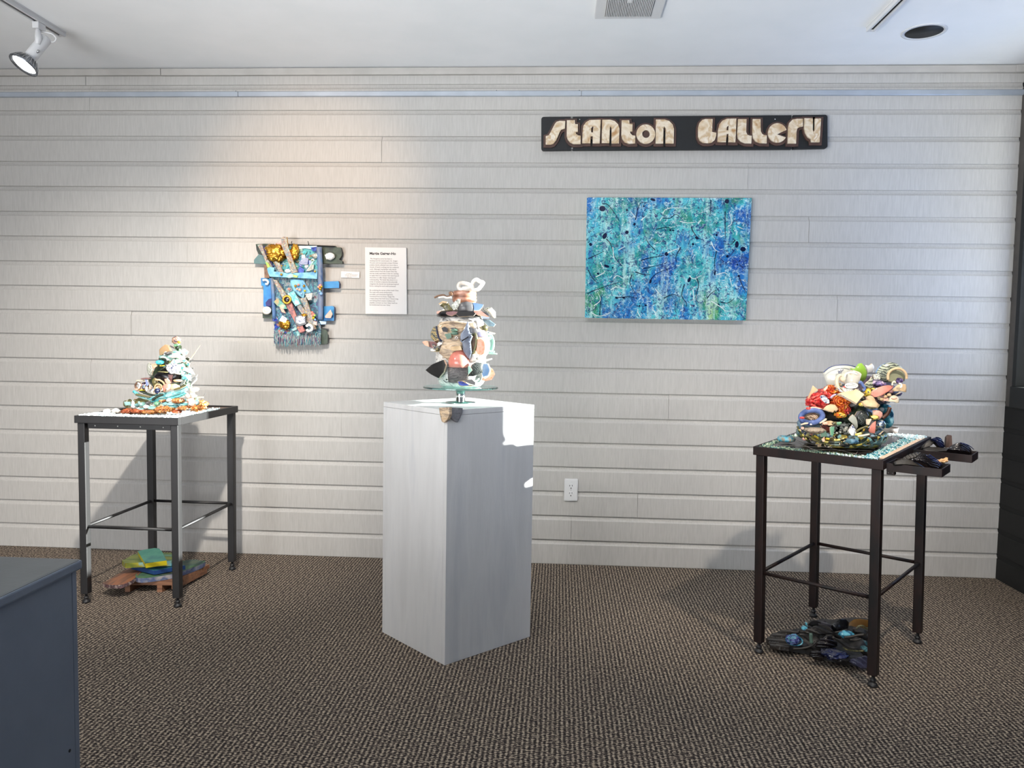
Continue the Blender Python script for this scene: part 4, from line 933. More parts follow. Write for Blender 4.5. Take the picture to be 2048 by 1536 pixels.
# ---------------------------------------------------------------- grotto sculpture on the left table
Lc = (230, 660, 8.535); ly = 3.32
gr_ = thing('grotto_sculpture', 'turquoise, white and amber grotto-like sculpture of glass, shells and shards on the left table', 'sculpture', LL_(.25, .24, .7962))
def lv(name, m, s, Y=0, t=(0, 0), th=.004, **kw): return slab(gr_, name, m, s, ly+Y, Lc, t, th, edge=kw.pop('edge', claye), **kw)
def lb(name, m, x, y, Y, rx, ry, **kw): return blob(gr_, name, m, x, y, ly+Y, rx, ry, Lc, **kw)
lathe(gr_, 'base_mass', mat('pale aggregate', [(150, 200, 200), (216, 226, 220), (196, 150, 110), (120, 150, 140)], 40, .3, .6), LL_(.25, .235, .789), [(.155, 0), (.160, .010), (.150, .024), (.125, .034), (.110, .05), (0, .055)], amp=.15, sy=.8)
lb('rock_mass', darkg, 880, 880, .02, 240, 165, rz=.10, amp=.15, label='dark hollow of the grotto')
lb('rock_mass', darkg, 985, 640, .03, 215, 250, rz=.08, amp=.15)
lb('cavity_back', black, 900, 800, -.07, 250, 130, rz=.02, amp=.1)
for x, y, rx, ry, m, cm_ in ((230, 1385, 120, 42, rustg, .5), (400, 1385, 130, 40, rustg, .5), (600, 1395, 150, 34, ambr, .5), (820, 1360, 120, 60, ambr, .6), (930, 1350, 90, 52, ambr, .6), (1060, 1390, 90, 34, rustg, .4), (1180, 1330, 110, 40, ambr, .5), (1380, 1330, 110, 62, ambr, .6), (1480, 1275, 95, 80, ambr, .6), (1080, 1205, 110, 42, ambr, .6), (820, 1208, 50, 24, ambr, .4)):
    lb('amber_frill', m, x, y, -.13+.02*(x > 1300), rx, ry, rz=.025, crumple=cm_, sub=4, fr=1.8)
for x, y, rx, ry, m in ((380, 1278, 30, 26, aqua), (472, 1268, 48, 40, seagl), (545, 1305, 46, 42, white), (728, 1258, 54, 42, green), (580, 1240, 50, 26, slate), (935, 1195, 48, 34, white), (650, 1330, 100, 34, seagl), (1000, 1265, 120, 34, aqua), (1160, 1270, 90, 36, aqua), (1290, 1200, 50, 40, pinkm), (1320, 1255, 60, 50, white), (1250, 1340, 90, 26, aqua), (1000, 1310, 100, 22, aqua), (860, 1255, 60, 40, aqua), (1420, 1250, 40, 40, aqua), (460, 1350, 70, 24, aqua), (1230, 1380, 90, 26, white), (1350, 1130, 40, 30, cream)):
    lb('sea_stone', m, x, y, -.12, rx, ry, rz=.02, amp=.12)
lv('green_bowl', olive, "112,1205 150,1190 280,1225 262,1300 200,1330 145,1300", -.10, (-20, 30), .005, bend=.01)
lv('green_bowl', seagl, "130,1215 265,1225 240,1280 170,1290", -.11, (-10, 20), .004, bend=.008)
lv('white_spike', white, "270,1312 292,1198 318,1220 352,1312 320,1330", -.125, (0, 10), .006, edge=white)
lv('olive_leaf', olive, "300,1190 400,1155 480,1160 565,1190 560,1240 420,1240 330,1260", -.11, (0, 30), .005, bend=.008)
lv('dark_leaf', darkg, "350,1225 500,1215 650,1240 640,1275 400,1260", -.10, (0, 20), .005)
for i, (s, r, m, yy) in enumerate((("315,1045 420,1110 560,1155 660,1185", 26, teal, -.13), ("340,1080 430,1140 560,1180 640,1205", 22, seagl, -.125), ("430,1035 520,1075 620,1110 700,1120", 24, darkg, -.11), ("360,1100 440,1115 540,1135 600,1150", 22, olive, -.135),
        ("640,1165 800,1140 960,1110 1120,1060 1235,1000", 40, aqua, -.12), ("620,1205 780,1185 950,1160 1110,1120 1210,1060", 36, teal, -.115), ("700,1110 850,1090 1000,1060 1150,1010 1240,960", 26, aqua, -.11), ("640,1190 700,1150 760,1120 820,1100", 24, darkg, -.13))):
    tube(gr_, 'shell_rim', m, s, ly+yy, r, Lc, seg=8, taper=.75)
lv('white_shell', darkp, "520,572 545,560 602,582 622,700 600,770 560,785 540,720", .0, (-30, 0), .005, bend=.01)
lv('orange_shard', peach, "608,588 650,575 690,590 700,620 655,672 632,642", -.01, (-20, 0), .006, bend=.006)
lv('olive_wall', darkg, "700,630 860,620 760,700 690,830 600,840 640,720", -.06, (-20, 0), .01, bend=.02, edge=darkg)
for cx, cy, rx, ry, m, rot in ((445, 862, 85, 14, cream, 0), (530, 830, 92, 16, mauve, 2), (1075, 865, 80, 24, clay, 0), (400, 1010, 60, 18, peach, 0), (470, 1025, 45, 14, yell, 0), (710, 1088, 44, 12, cream, 0), (820, 715, 90, 10, olive, -5), (1060, 735, 70, 12, cream, -18)):
    lb('flat_disc', m, cx, cy, -.11, rx, ry, rz=.02, amp=.04, rot=-rot)
lv('cobalt_shard', cobalt, "518,842 552,850 578,930 548,960 528,930", -.12, (10, 0), .006)
lv('purple_shard', purple, "450,900 520,880 560,940 520,1000 450,1000", -.11, (10, 10), .006, bend=.01)
tube(gr_, 'curl', brown, "400,1005 360,985 348,940 380,900 420,905 438,940 425,985", ly-.115, 18, Lc)
tube(gr_, 'curl', white, "388,905 425,930 420,975 400,1000", ly-.13, 14, Lc)
lv('brown_leaf', olive, "620,850 660,820 720,850 700,960 640,960", -.10, (0, 0), .006, bend=.008)
tube(gr_, 'tan_arc', clay, "690,850 760,855 820,890 850,940", ly-.11, 16, Lc)
tube(gr_, 'tan_arc', clay, "672,1010 690,950 735,925 790,945 800,990", ly-.12, 14, Lc)
lv('tan_shard', clay, "700,950 760,935 800,960 800,1030 730,1040 690,1010", -.115, (0, 5), .006)
lv('post', mauve, "902,760 988,768 968,860 960,915 925,915 930,850", -.09, (0, 0), .012, edge=mauve)
lv('pink_bowl', pink, "798,945 870,912 962,925 945,1000 900,1030 815,1060 800,1000", -.125, (-5, 10), .006, bend=.012, label='pink curved shard in the mouth of the grotto')
lv('pink_piece', pinkm, "842,838 890,828 955,905 900,930 860,890", -.11, (0, 0), .006)
lv('tan_shard', clay, "955,925 1020,918 1085,935 1092,980 1020,1010 895,1015 900,985", -.12, (5, 15), .006, bend=.008)
lv('dark_triangle', darkg, "1100,935 1150,870 1212,840 1180,910 1120,950", -.11, (10, 0), .006, edge=cream)
lb('navy_ball', mat('navy glass', [(28, 34, 60), (50, 60, 96)], 20, .1), 722, 1038, -.14, 50, 48)
for s, m in (("515,1010 540,950 555,1030 530,1050", white), ("590,925 612,940 600,990 585,985", cream), ("580,1045 640,975 665,990 610,1055", slate), ("610,1050 650,1000 672,1015 640,1060", white), ("840,1040 870,1000 885,1010 862,1060", brown), ("1000,1010 1100,975 1210,935 1218,950 1100,1010 1010,1030", olive), ("470,950 505,930 510,990 475,990", bgrey)):
    lv('small_shard', m, s, -.13, (random.uniform(-20, 20), 10), .005)
lv('brown_stone', mat('brown flat stone', [(150, 128, 84), (170, 146, 110), (196, 140, 90)], 8, .6, .3, stretch=(1, 1, 1)), "748,335 800,285 852,248 892,265 938,362 905,390 830,402 800,425 750,432", -.03, (-15, 0), .012, bend=.004, label='flat brown pointed stone near the top')
lb('head', mat('blue brown glass head', [(80, 84, 120), (180, 140, 110), (60, 60, 90), (230, 180, 90)], 60, .15, .5), 1045, 178, -.02, 80, 64, crumple=.3, sub=4, label='small blue and brown head shape at the top')
lb('amber_bead', gold, 1090, 208, -.06, 30, 26)
for x, y, r in ((1060, 260, 52), (1085, 310, 58), (1100, 360, 48), (1060, 320, 40), (1130, 400, 40)): lb('green_crystal', green if r != 58 else darkg, x, y, -.02, r, r, crumple=.5, sub=2, flat=True)
for x, y, rx, ry, m in ((1000, 460, 130, 60, seagl), (960, 400, 110, 40, slate), (1080, 440, 90, 60, aqua), (1130, 540, 100, 80, aqua), (1020, 540, 110, 60, olive), (1170, 620, 80, 80, seagl), (1200, 720, 70, 80, aqua), (1230, 810, 60, 80, aqua), (1210, 900, 55, 70, darkg), (1240, 960, 50, 60, green), (900, 520, 90, 60, darkg), (1100, 620, 60, 60, teal), (1180, 500, 70, 50, slate), (860, 470, 100, 40, seagl)):
    lb('glass_lump', m, x, y, -.06, rx, ry, rz=.03, amp=.2, crumple=.25)
lb('turquoise_cap', mat('turquoise glass', [(60, 190, 210), (110, 220, 226)], 20, .12), 770, 552, -.10, 68, 44, rz=.02, label='turquoise glass cap')
tube(gr_, 'dark_rim', darkg, "760,500 820,485 880,510 890,560", ly-.10, 14, Lc)
tube(gr_, 'pearl_edge', yell, "710,600 780,612 850,605", ly-.105, 10, Lc)
lv('painted_cup', navyp, "845,650 880,592 1000,568 1080,600 1102,642 1082,708 1020,740 955,752 900,722", -.135, (-4, 0), .006, bend=.008, edge=white, label='broken white cup with blue painting')
lv('white_slab', white, "900,432 960,440 1075,365 1110,420 1155,482 1120,500 1050,470 960,470", -.10, (5, 20), .006, bend=.004)
lv('white_slab', white, "835,385 860,368 905,395 900,430 830,430", -.07, (-10, 0), .006)
lv('white_slab', white, "780,455 830,450 930,500 900,520 800,480", -.10, (0, 20), .005)
lv('white_slab', white, "1182,640 1240,640 1305,655 1368,762 1300,745 1200,700", -.08, (25, 10), .006)
lv('white_slab', cream, "1150,720 1200,700 1290,790 1280,850 1220,840", -.07, (15, 0), .006)
lv('grey_blade', slate, "1256,882 1330,820 1412,758 1385,840 1292,935 1250,960", -.05, (20, 0), .005, bend=.006)
lv('white_blade', white, "1245,965 1300,930 1405,828 1392,862 1290,960", -.04, (20, 0), .004)
tube(gr_, 'needle', clay, "1245,540 1330,440 1400,340 1455,262", ly-.05, 10, Lc, taper=.2, label='long thin tan needle pointing up right')
tube(gr_, 'needle', slate, "1225,600 1260,565 1300,530 1342,498", ly-.05, 11, Lc, taper=.6)
tube(gr_, 'needle', slate, "1285,640 1310,655 1345,650", ly-.05, 10, Lc)
lb('grey_lump', slate, 1240, 620, -.06, 34, 34)
lv('cream_shell', cream, "1268,995 1330,980 1425,978 1428,1010 1400,1042 1312,1062 1280,1040", -.08, (15, 15), .006, bend=.008)
lv('tan_wedge', clay, "1290,1060 1350,1045 1362,1100 1330,1150 1280,1100", -.08, (15, 0), .006)
lv('pink_triangle', peach, "1200,1130 1232,1072 1295,1140 1250,1165", -.12, (10, 10), .006)
lv('tan_blade', clay, "1330,1145 1420,1140 1512,1136 1505,1158 1420,1165 1345,1172", -.09, (10, 20), .004)
tube(gr_, 'needle', slate, "1450,1210 1500,1140 1545,1080", ly-.05, 7, Lc, taper=.3)
lv('clear_shard', seagl, "1150,330 1185,320 1255,370 1230,420 1180,420 1140,370", -.03, (10, 0), .003)
lv('clear_shard', slate, "930,268 960,265 1020,300 1010,320 960,300", -.03, (-10, 0), .003)
scatter(gr_, 'shard', [white, aqua, white, seagl, darkg, teal, slate, green, olive], 80, Lc, 1070, 560, 190, 200, ly-.08, 36, 31, .04, .003, 30)
scatter(gr_, 'shard', [darkg, olive, teal, green], 26, Lc, 800, 560, 90, 90, ly-.07, 30, 37, .03, .003, 30)
scatter(gr_, 'shard', [darkg, slate, white, aqua, green], 24, Lc, 1225, 830, 60, 170, ly-.07, 34, 38, .03, .003, 30)
scatter(gr_, 'shard', [clay, cream, brown, pinkm, slate, white], 26, Lc, 620, 990, 280, 70, ly-.10, 34, 32, .03)
scatter(gr_, 'shard', [white, aqua, cream, peach, seagl], 30, Lc, 1150, 1190, 260, 120, ly-.10, 36, 33, .03)
scatter(gr_, 'shard', [white, teal, seagl, olive, brown], 24, Lc, 480, 1250, 300, 70, ly-.10, 30, 34, .03)

# ---------------------------------------------------------------- wooden pallet and painted boards under the left table
wp = thing('wooden_pallet', 'small reddish wooden pallet on the carpet under the left table', 'pallet', (-1.72, 3.38, 0))
def pxz(s, c, z): return [atz(x, y, z) for x, y in cr(P(s), c)]
U_ = (180, 1080, 8.192)
ptop = [atz(248.5, 1162, .050), atz(352, 1163, .050), atz(419, 1128.5, .050)]
pfl, pnr, prb = ptop; ee = (pnr-pfl).normalized(); nn = (prb-pnr).normalized(); Wp = (pnr-pfl).length; Dp = (prb-pnr).length
pax = [ee, nn, AX[2]]
def pb(name, x0, x1, y0, y1, z0, z1, m=pine):
    ps = [pfl+ee*x+nn*y for x, y in ((x0, y0), (x1, y0), (x1, y1), (x0, y1))]
    up = V((0, 0, 1)); return slabg(name, m, [V((p_.x, p_.y, z1)) for p_ in ps], up, z1-z0, wp)
n_pl = 5
for i in range(n_pl): pb('plank', 0, Wp, i*Dp/n_pl+.002, (i+1)*Dp/n_pl-.006 if i < n_pl-1 else Dp, .032, .050)
for i, xx in enumerate((0, Wp*.62)):
    pb('runner', xx+.0, xx+.022, .004, Dp-.004, .0, .0318)
pb('runner', Wp-.022, Wp, .004, Dp-.02, .014, .0318)
pb('block', Wp-.03, Wp-.0225, Dp*.62, Dp*.62+.02, .0, .0138)
def flat(name, m, s, z, th, label, edge, t=(0, 0, 1), c=U_, cat='painted board', rnd=0, **kw):
    n = V(t).normalized(); pts = cr(P(s), c)
    if rnd: pts = chaikin(pts, rnd)
    cx = sum(p_[0] for p_ in pts)/len(pts); cy = sum(p_[1] for p_ in pts)/len(pts); q_ = atz(cx, cy, z)
    root = thing(name, label, cat, V((q_.x, q_.y, z-th)), 'painted boards piled on the small pallet')
    slabg('board', m, [atp(x, y, q_, n) for x, y in pts], n, th, root, edge=edge, **kw); return root
flat('painted_plank', grnb, "735,590 770,540 860,520 1100,470 1300,440 1480,350 1600,325 1740,318 1800,335 1900,338 1860,380 1760,425 1640,470 1500,520 1300,572 1000,615 860,630 760,618", .072, .020, 'long rounded green board with silvery blue edge lying on the pallet', greyb, rnd=1)
flat('painted_plank', orgb, "185,705 240,690 420,580 560,500 690,440 840,470 880,500 800,560 720,640 640,690 520,735 380,740 270,728", .066, .015, 'worn orange brown board sticking out left from the pallet', mat('dark mottled edge', [(120, 90, 90), (60, 44, 50), (190, 170, 160)], 50, .6), t=(-.10, -.05, 1), rnd=1)
flat('small_painting', blub, "670,428 760,400 1000,370 1240,372 1400,390 1560,400 1340,440 1050,500", .094, .018, 'turquoise panel with deep blue edges under the square one', bluedge, t=(-.04, .02, 1))
flat('painted_plank', olvb, "525,325 560,322 700,240 860,215 1200,205 1330,210 1400,300 1330,345 1000,360 580,380 545,360", .122, .022, 'olive green plank with pale blue end lying across behind the square panel', mat('olive edge', [(110, 130, 40), (150, 140, 30), (90, 160, 180)], 20, .5))
flat('small_painting', tlb, "780,182 900,155 1060,130 1130,138 1180,190 1255,335 905,385", .150, .022, 'small square sea green panel with yellow edges topmost of the pile', yel, t=(.0, -.22, 1))

# ---------------------------------------------------------------- right table
rt, RL, rax = table('rust dark steel table at right with tile and glass chip top and two side trays', (.7121, 2.8704), -.6759, .4475, .5673, .766, rust, .300, 'steel_table', .0542, (.0151, -.0028))
RZ = lambda x, y, z: RL(x, y, z-.0119)
rax('top_panel', slat, (.2237, .2836, .7586), (.2117, .2716, .0035))
for i in range(3):
    for j in range(3):
        rax('tile', slat, (.040+.0555+.111*i, .054+.075+.150*j, .7636), (.0551, .0746, .0018), .0006)
for (x0, y0, x1, y1) in ((.06, .07, .36, .20), (.08, .20, .34, .07), (.05, .22, .20, .06), (.18, .06, .36, .16), (.26, .06, .37, .30), (.34, .06, .26, .44)):
    a_, b2 = RL(x0, y0, .7657), RL(x1, y1, .7657)
    finish('grout_line', *tubevf([a_, b2], .0007, 4), lineg, rt)
rax('peach_strip', peachb, (.4265, .29, .7638), (.0085, .235, .0018), .0005)
chips(rt, RZ, 'blue_glass_chips', chipm, ((.374, .418, .018, .55),), .7745, .003, .0062, 52000, 2)
chips(rt, RZ, 'green_glass_chips', chipg, ((.016, .374, .014, .050), (.016, .038, .05, .53)), .7745, .003, .0058, 40000, 3)
chips(rt, RZ, 'white_glass_chips', crysw, ((.05, .434, .512, .553), (.36, .434, .48, .553), (.26, .40, .013, .022)), .775, .003, .007, 36000, 4)
def tray(y0, y1, zt, x0=.4475, x1=.612):
    h = .026; tr_ = 'tray_wall'
    rax('tray_floor', rust, ((x0+x1)/2, (y0+y1)/2, zt-h+.0015), ((x1-x0)/2, (y1-y0)/2, .0015))
    for a, b2, c_, d_ in ((x0, x1, y0, y0+.003), (x0, x1, y1-.003, y1), (x0, x0+.003, y0+.003, y1-.003), (x1-.003, x1, y0+.003, y1-.003)):
        rax(tr_, rust, ((a+b2)/2, (c_+d_)/2, zt-h/2+.001), ((b2-a)/2, (d_-c_)/2, h/2-.001), .0008)
    rax('tray_bracket', rust, (x0+.012, y0+.012, zt-h-.006), (.012, .010, .0065), .001)
    for k in range(2): lathe(rt, 'bolt', chrome, RL(x0+.006+.012*k, y0+.0019, zt-h-.006), [(.002, 0), (.002, .001), (0, .0015)], axis=V((-.62, -.78, 0)), seg=8)
tray(.034, .138, .754); tray(.332, .422, .754, x1=.633)
# tray contents
K_ = (1760, 860, 9.752)
def ty(x, y, z): return atz(*cr([(x, y)], K_)[0], z).y
def group_thing(name, label, cat, x, y, z): return thing(name, label, cat, atz(*cr([(x, y)], K_)[0], z), 'black ribbed clay pieces in the side trays' if name == 'ribbed_clay_fold' else None)
b1 = group_thing('ribbed_clay_fold', 'black ribbed clay folds lying in the nearer side tray', 'clay piece', 800, 700, .745)
Y1 = ty(800, 640, .762)
slab(b1, 'ribbed_fold', ribb, "720,520 820,440 900,455 1090,570 1200,660 1230,690 1130,740 1050,720 900,620", Y1-.01, K_, (30, 50), .008, rib=(.004, .010, 1.2), bend=.016)
slab(b1, 'fold', ribm, "290,590 380,560 560,560 640,600 760,640 860,690 960,715 700,690 320,640", Y1-.01, K_, (10, 45), .008, bend=.012)
slab(b1, 'fold', ribm, "380,560 560,480 700,435 800,430 780,470 700,530 600,560", Y1+.01, K_, (0, 50), .006, rib=(.003, .012, .4), bend=.01)
tube(b1, 'painted_sheen_strip', ribbl, "900,490 1000,560 1100,620 1180,700", Y1-.02, 11, K_, taper=.7)  # blue strips added to paint the window's sheen on the black folds
tube(b1, 'painted_sheen_strip', ribbl, "960,480 1060,550 1140,610 1210,680", Y1-.015, 11, K_, taper=.7)
b2_ = group_thing('ribbed_clay_fold', 'black wave shaped clay piece standing at the table end of the farther side tray', 'clay piece', 1050, 330, .745)
Y2 = ty(1050, 330, .782)
slab(b2_, 'wave', ribm, "870,330 890,260 980,180 1080,150 1180,190 1240,260 1280,335 1250,345 1160,300 1100,240 1060,240 1020,290 960,320", Y2, K_, (10, 30), .016, bend=.012, label='arched wave')
slab(b2_, 'ribbed_fold', ribbl, "1050,150 1110,128 1180,150 1230,210 1280,300 1285,335 1220,320 1150,250 1100,190", Y2-.01, K_, (25, 30), .01, rib=(.003, .010, 1.0), bend=.01)
slab(b2_, 'fold', ribm, "840,350 880,320 1080,320 1180,340 1300,345 1500,370 1700,410 1765,430 1720,470 1500,440 1300,410 1120,410 900,380", Y2-.02, K_, (5, 55), .012, bend=.01)
b3 = group_thing('ribbed_clay_fold', 'black ribbed shell shaped clay piece at the outer end of the farther side tray', 'clay piece', 1600, 370, .745)
Y3 = ty(1600, 370, .782)
slab(b3, 'ribbed_shell', ribb, "1380,320 1400,280 1500,250 1620,245 1740,280 1820,350 1850,400 1780,440 1600,400 1450,360", Y3, K_, (15, 45), .014, rib=(.004, .010, .9), bend=.018)
tube(b3, 'painted_sheen_strip', ribbl, "1600,262 1680,280 1760,320 1830,380", Y3-.015, 11, K_, taper=.6)  # sheen from the window, painted as blue strips on the shell
tube(b3, 'painted_sheen_strip', ribbl, "1560,250 1650,270 1730,310", Y3-.005, 11, K_, taper=.6)
b4 = group_thing('wood_stub', 'upright weathered brown wood stub in the farther side tray', 'stub', 1340, 340, .745)
slab(b4, 'stub', woodst, "1282,345 1297,150 1345,104 1400,108 1408,250 1412,345", Y2+.012, K_, (-10, 0), .02)
b5 = group_thing('amber_rock', 'small pointed tan amber rock in the nearer side tray', 'stone', 1250, 620, .745)
blob(b5, 'rock', mat('amber rock', [(190, 130, 70), (214, 170, 120), (226, 190, 140)], 60, .4, .4), 1235, 600, Y1+.03, 85, 42, K_, rz=.012, crumple=.4, flat=True, rot=-10)
slab(b5, 'point', mat('amber rock', (200, 150, 90)), "1240,590 1300,532 1328,545 1300,610 1250,650", Y1+.03, K_, (0, 10), .008)

# teal pod dish
gp = thing('glazed_pod', 'small turquoise glazed pod dish on the left front corner of the right table', 'ornament', RL(.07, .130, .766))
q_ = RL(.070, .130, .7700)
lathe(gp, 'pod_body', mat('turquoise crackle glaze', [(40, 120, 150), (90, 170, 190), (150, 130, 100), (60, 150, 170)], 40, .15, .3), q_, [(.016, 0), (.029, .005), (.032, .012), (.028, .020), (.022, .0225), (.018, .018), (0, .013)], amp=.2, seg=32, sx=1.05)
blob(gp, 'glass_droplet', aqua, 385, 690, q_.y, 14, 11, (1480, 700, 3.938))
tube(gp, 'pod_stem', aqua, "392,688 402,672 398,660", q_.y, 4, (1480, 700, 3.938), taper=.4)

# ---------------------------------------------------------------- shard cave sculpture on the right table
Rr = (1580, 720, 7.877); ry_ = 2.89
sc = thing('cave_sculpture', 'colourful cave sculpture of broken cups, red folds and blue ring on right table', 'sculpture', RL(.21, .22, .766))
def rv(name, m, s, Y=0, t=(0, 0), th=.004, **kw): return slab(sc, name, m, s, ry_+Y, Rr, t, th, edge=kw.pop('edge', claye), **kw)
def rb(name, m, x, y, Y, rx, ry, **kw): return blob(sc, name, m, x, y, ry_+Y, rx, ry, Rr, **kw)
bc = V((at(1580+830/7.877, 860, ry_).x, ry_, .7795))
lathe(sc, 'mosaic_dish', moss, bc, [(.115, 0), (.128, .006), (.140, .024), (.146, .046), (.140, .050), (.128, .036), (0, .030)], amp=.14, seg=56, sy=1.08, label='oval mosaic dish base with mossy rim')
lathe(sc, 'dish_rim', mat('teal black mosaic', [(20, 26, 26), (60, 90, 96), (30, 40, 36), (110, 150, 150), (120, 110, 50)], 80, .25, .5, kind='voronoi', hard=True), bc, [(.139, .018), (.149, .030), (.151, .044), (.144, .052), (.138, .046)], amp=.14, seg=56, sy=1.08)
rb('cave_mass', darkg, 850, 740, .09, 430, 330, rz=.17, amp=.12, sub=4)
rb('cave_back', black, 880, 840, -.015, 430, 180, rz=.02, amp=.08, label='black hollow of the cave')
rb('cave_mass', mat('dark purple clay', [(50, 40, 60), (90, 76, 90), (40, 36, 40)], 50, .4, .4), 1300, 480, .07, 330, 200, rz=.09, amp=.2)
rb('cave_mass', bgrey, 300, 1000, -.03, 160, 120, rz=.05, amp=.15)
rb('cave_mass', turqc, 1450, 880, .09, 130, 200, rz=.07, amp=.2, crumple=.2)
rg = random.Random(9); ps = []
for _ in range(90):
    x, y = rg.uniform(660, 960), rg.uniform(975, 1215); r = rg.uniform(14, 32)
    ps.append(blobvf(at(*cr([(x, y)], Rr)[0], ry_-.10+(1215-y)/240*.08), r*kk*.62, r*kk*.5, r*kk*.6, amp=.2, sub=1))
o = finish('crystal_pebbles', *merge(ps), crys, sc); o['kind'] = 'stuff'
# blue ring with bark centre
tube(sc, 'blue_ring', bluem, ell(342, 890, 172, 100, 14, -8), [ry_-.115]*14, 42, Rr, closed=True, seg=12, label='thick matte blue clay ring')
rb('bark_centre', bark, 345, 895, -.10, 120, 56, rz=.02, amp=.12, crumple=.2)
rb('red_petal', red, 190, 910, -.15, 36, 20, rz=.006)
for s, m, r in (("150,960 180,1050 250,1090 360,1080 460,1040", bgrey, 40), ("140,1010 180,1095 260,1130", bgrey, 30), ("120,1040 150,1100 220,1160", olive, 22)): tube(sc, 'blue_fold', m, s, ry_-.10, r, Rr, taper=.6)
rv('tan_chip', claye, "170,1010 230,985 290,985 285,1002 180,1022", -.15, (0, 30), .004)
rv('tan_chip', claye, "466,985 560,918 584,925 570,950 480,1000", -.14, (0, 20), .005)
rb('white_dot', white, 330, 1015, -.15, 18, 13)
# red and orange crumpled cloth glaze
rb('red_fold', red, 440, 640, -.05, 160, 115, rz=.05, crumple=.5, sub=5, fr=1.6, rot=-20, label='crumpled red cloth-like glaze')
rb('red_fold', red, 560, 560, -.04, 120, 110, rz=.05, crumple=.5, sub=4, fr=1.6)
rb('orange_fold', orange, 660, 500, -.05, 110, 95, rz=.04, crumple=.55, sub=5, fr=1.8)
rb('orange_fold', orange, 790, 655, -.08, 130, 125, rz=.04, crumple=.6, sub=5, fr=1.8, label='crumpled orange and red cloth-like glaze')
rb('orange_fold', red, 840, 760, -.07, 90, 100, rz=.035, crumple=.6, sub=4, fr=1.8)
rb('spotted_fold', spot, 790, 850, -.085, 88, 62, rz=.03, crumple=.3, sub=4)
tube(sc, 'fold_ridge', purple, "640,600 690,555 760,545 820,575", ry_-.125, 18, Rr, taper=.7)
for s in ("330,700 420,740 520,755 620,735", "320,640 400,660 500,670 560,680", "340,600 430,570 500,520 540,480", "380,640 460,600 530,570"): tube(sc, 'fold_ridge', red, s, ry_-.095, 20, Rr, taper=.6)
for a_ in range(3): tube(sc, 'rose_ridge', orange, ell(800, 650, 40+34*a_, 36+30*a_, 9, 20, 30, 300), ry_-.13+.012*a_, 12, Rr)
rv('tan_fin', clay, "275,600 320,500 360,402 395,430 448,478 400,500 335,545 300,622", -.07, (-15, 0), .006, bend=.008)
rv('fan_shard', clay, "535,765 580,715 642,690 720,700 772,760 742,802 700,790 688,822 620,805", -.135, (0, 20), .006, bend=.012, label='tan fan shaped shard')
rv('tan_piece', cream, "545,440 598,402 590,440 545,500 525,490", -.08, (0, 10), .006)
rv('oval_medallion', navyp, ell(552, 618, 88, 42, 18, 42), -.125, (-5, 10), .008, edge=white, label='white oval medallion with blue drawing')
rv('tan_chip', claye, "250,780 350,735 420,740 330,770", -.12, (0, 20), .004); rv('tan_chip', peach, "320,740 440,745 520,770 400,770", -.12, (0, 20), .004)
rb('red_petal', red, 290, 765, -.12, 36, 22)
# bowls, cups, pots on top
rv('big_bowl', bowlm, "525,192 600,120 680,80 760,65 900,65 1000,85 1068,112 1040,200 900,290 760,330 700,400 640,412 598,392 560,300", .02, (-12, 10), .005, bend=.03, edge=cream, label='large broken cream porcelain bowl with blue rim')
tube(sc, 'blue_rim_line', mat('rim blue', (80, 90, 130), rough=.3), "528,196 605,130 690,92 770,80 900,80 1000,98 1062,122", ry_+.012, 8, Rr, seg=6)
for s in ("760,200 790,180 815,182", "755,175 790,178", "800,150 805,175 815,182", "840,150 825,170 815,185", "765,215 795,200 815,190"): tube(sc, 'brush_stroke', mat('rim blue', (80, 90, 130)), s, ry_+.010, 7, Rr, seg=5, taper=.4)
rv('green_cup', lime, "985,132 1040,142 1075,100 1112,62 1160,52 1212,120 1245,215 1238,310 1180,352 1105,345 1062,262 1050,190 1000,165", -.05, (5, 0), .008, bend=.022, edge=limec, label='glossy lime green broken cup')
rv('white_cup', white, "1208,82 1260,90 1310,58 1355,112 1350,190 1242,205 1225,140", .10, (20, 0), .006, bend=.012)
rv('cup_back', cream, "790,250 860,215 1000,205 1062,222 1070,300 1068,402 990,372 872,372 800,330", -.06, (0, 0), .006, bend=.008)
lathe(sc, 'broken_mug', mat('cream grey porcelain', [(196, 190, 176), (210, 206, 194)], 10, .2), at(1580+962/7.877, 720+400/7.877, ry_-.09), [(.0, .0), (.020, 0), (.0225, .004), (.0235, .048), (.0215, .048), (.0205, .006), (0, .004)], axis=V((.05, -.45, 1)), seg=36, a0=0, a1=360, label='broken cream mug leaning forward')
tube(sc, 'mug_rim', white, "862,270 880,222 930,200 1000,204 1060,228", ry_-.11, 15, Rr)
tube(sc, 'mug_base_ring', white, ell(968, 405, 96, 38, 14), ry_-.125, 11, Rr, closed=True)
rv('mug_base', navyp, ell(968, 402, 92, 36, 18), -.118, (0, 30), .004, edge=white)
tube(sc, 'cup_handle', cream, "800,235 755,265 735,330 745,410 790,470 820,495", ry_-.10, 28, Rr, seg=10)
tube(sc, 'cup_handle', navyp, "760,440 800,490 860,505 950,515", ry_-.12, 14, Rr)
rv('lace_shard', darkp, "820,430 900,440 960,455 1010,470 960,490 850,500", -.125, (0, 30), .005)
rv('swirl_pot', swirl, "1420,182 1445,120 1482,78 1540,48 1600,35 1662,40 1722,62 1800,110 1860,155 1882,232 1842,332 1700,372 1530,342 1432,272", -.02, (10, 5), .006, bend=.03, edge=skyb, label='celadon pot with dark swirl pattern')
tube(sc, 'swirl_handle', clay, "1545,310 1545,230 1590,165 1670,135 1760,150 1825,215 1835,300", ry_-.055, 20, Rr, seg=10)
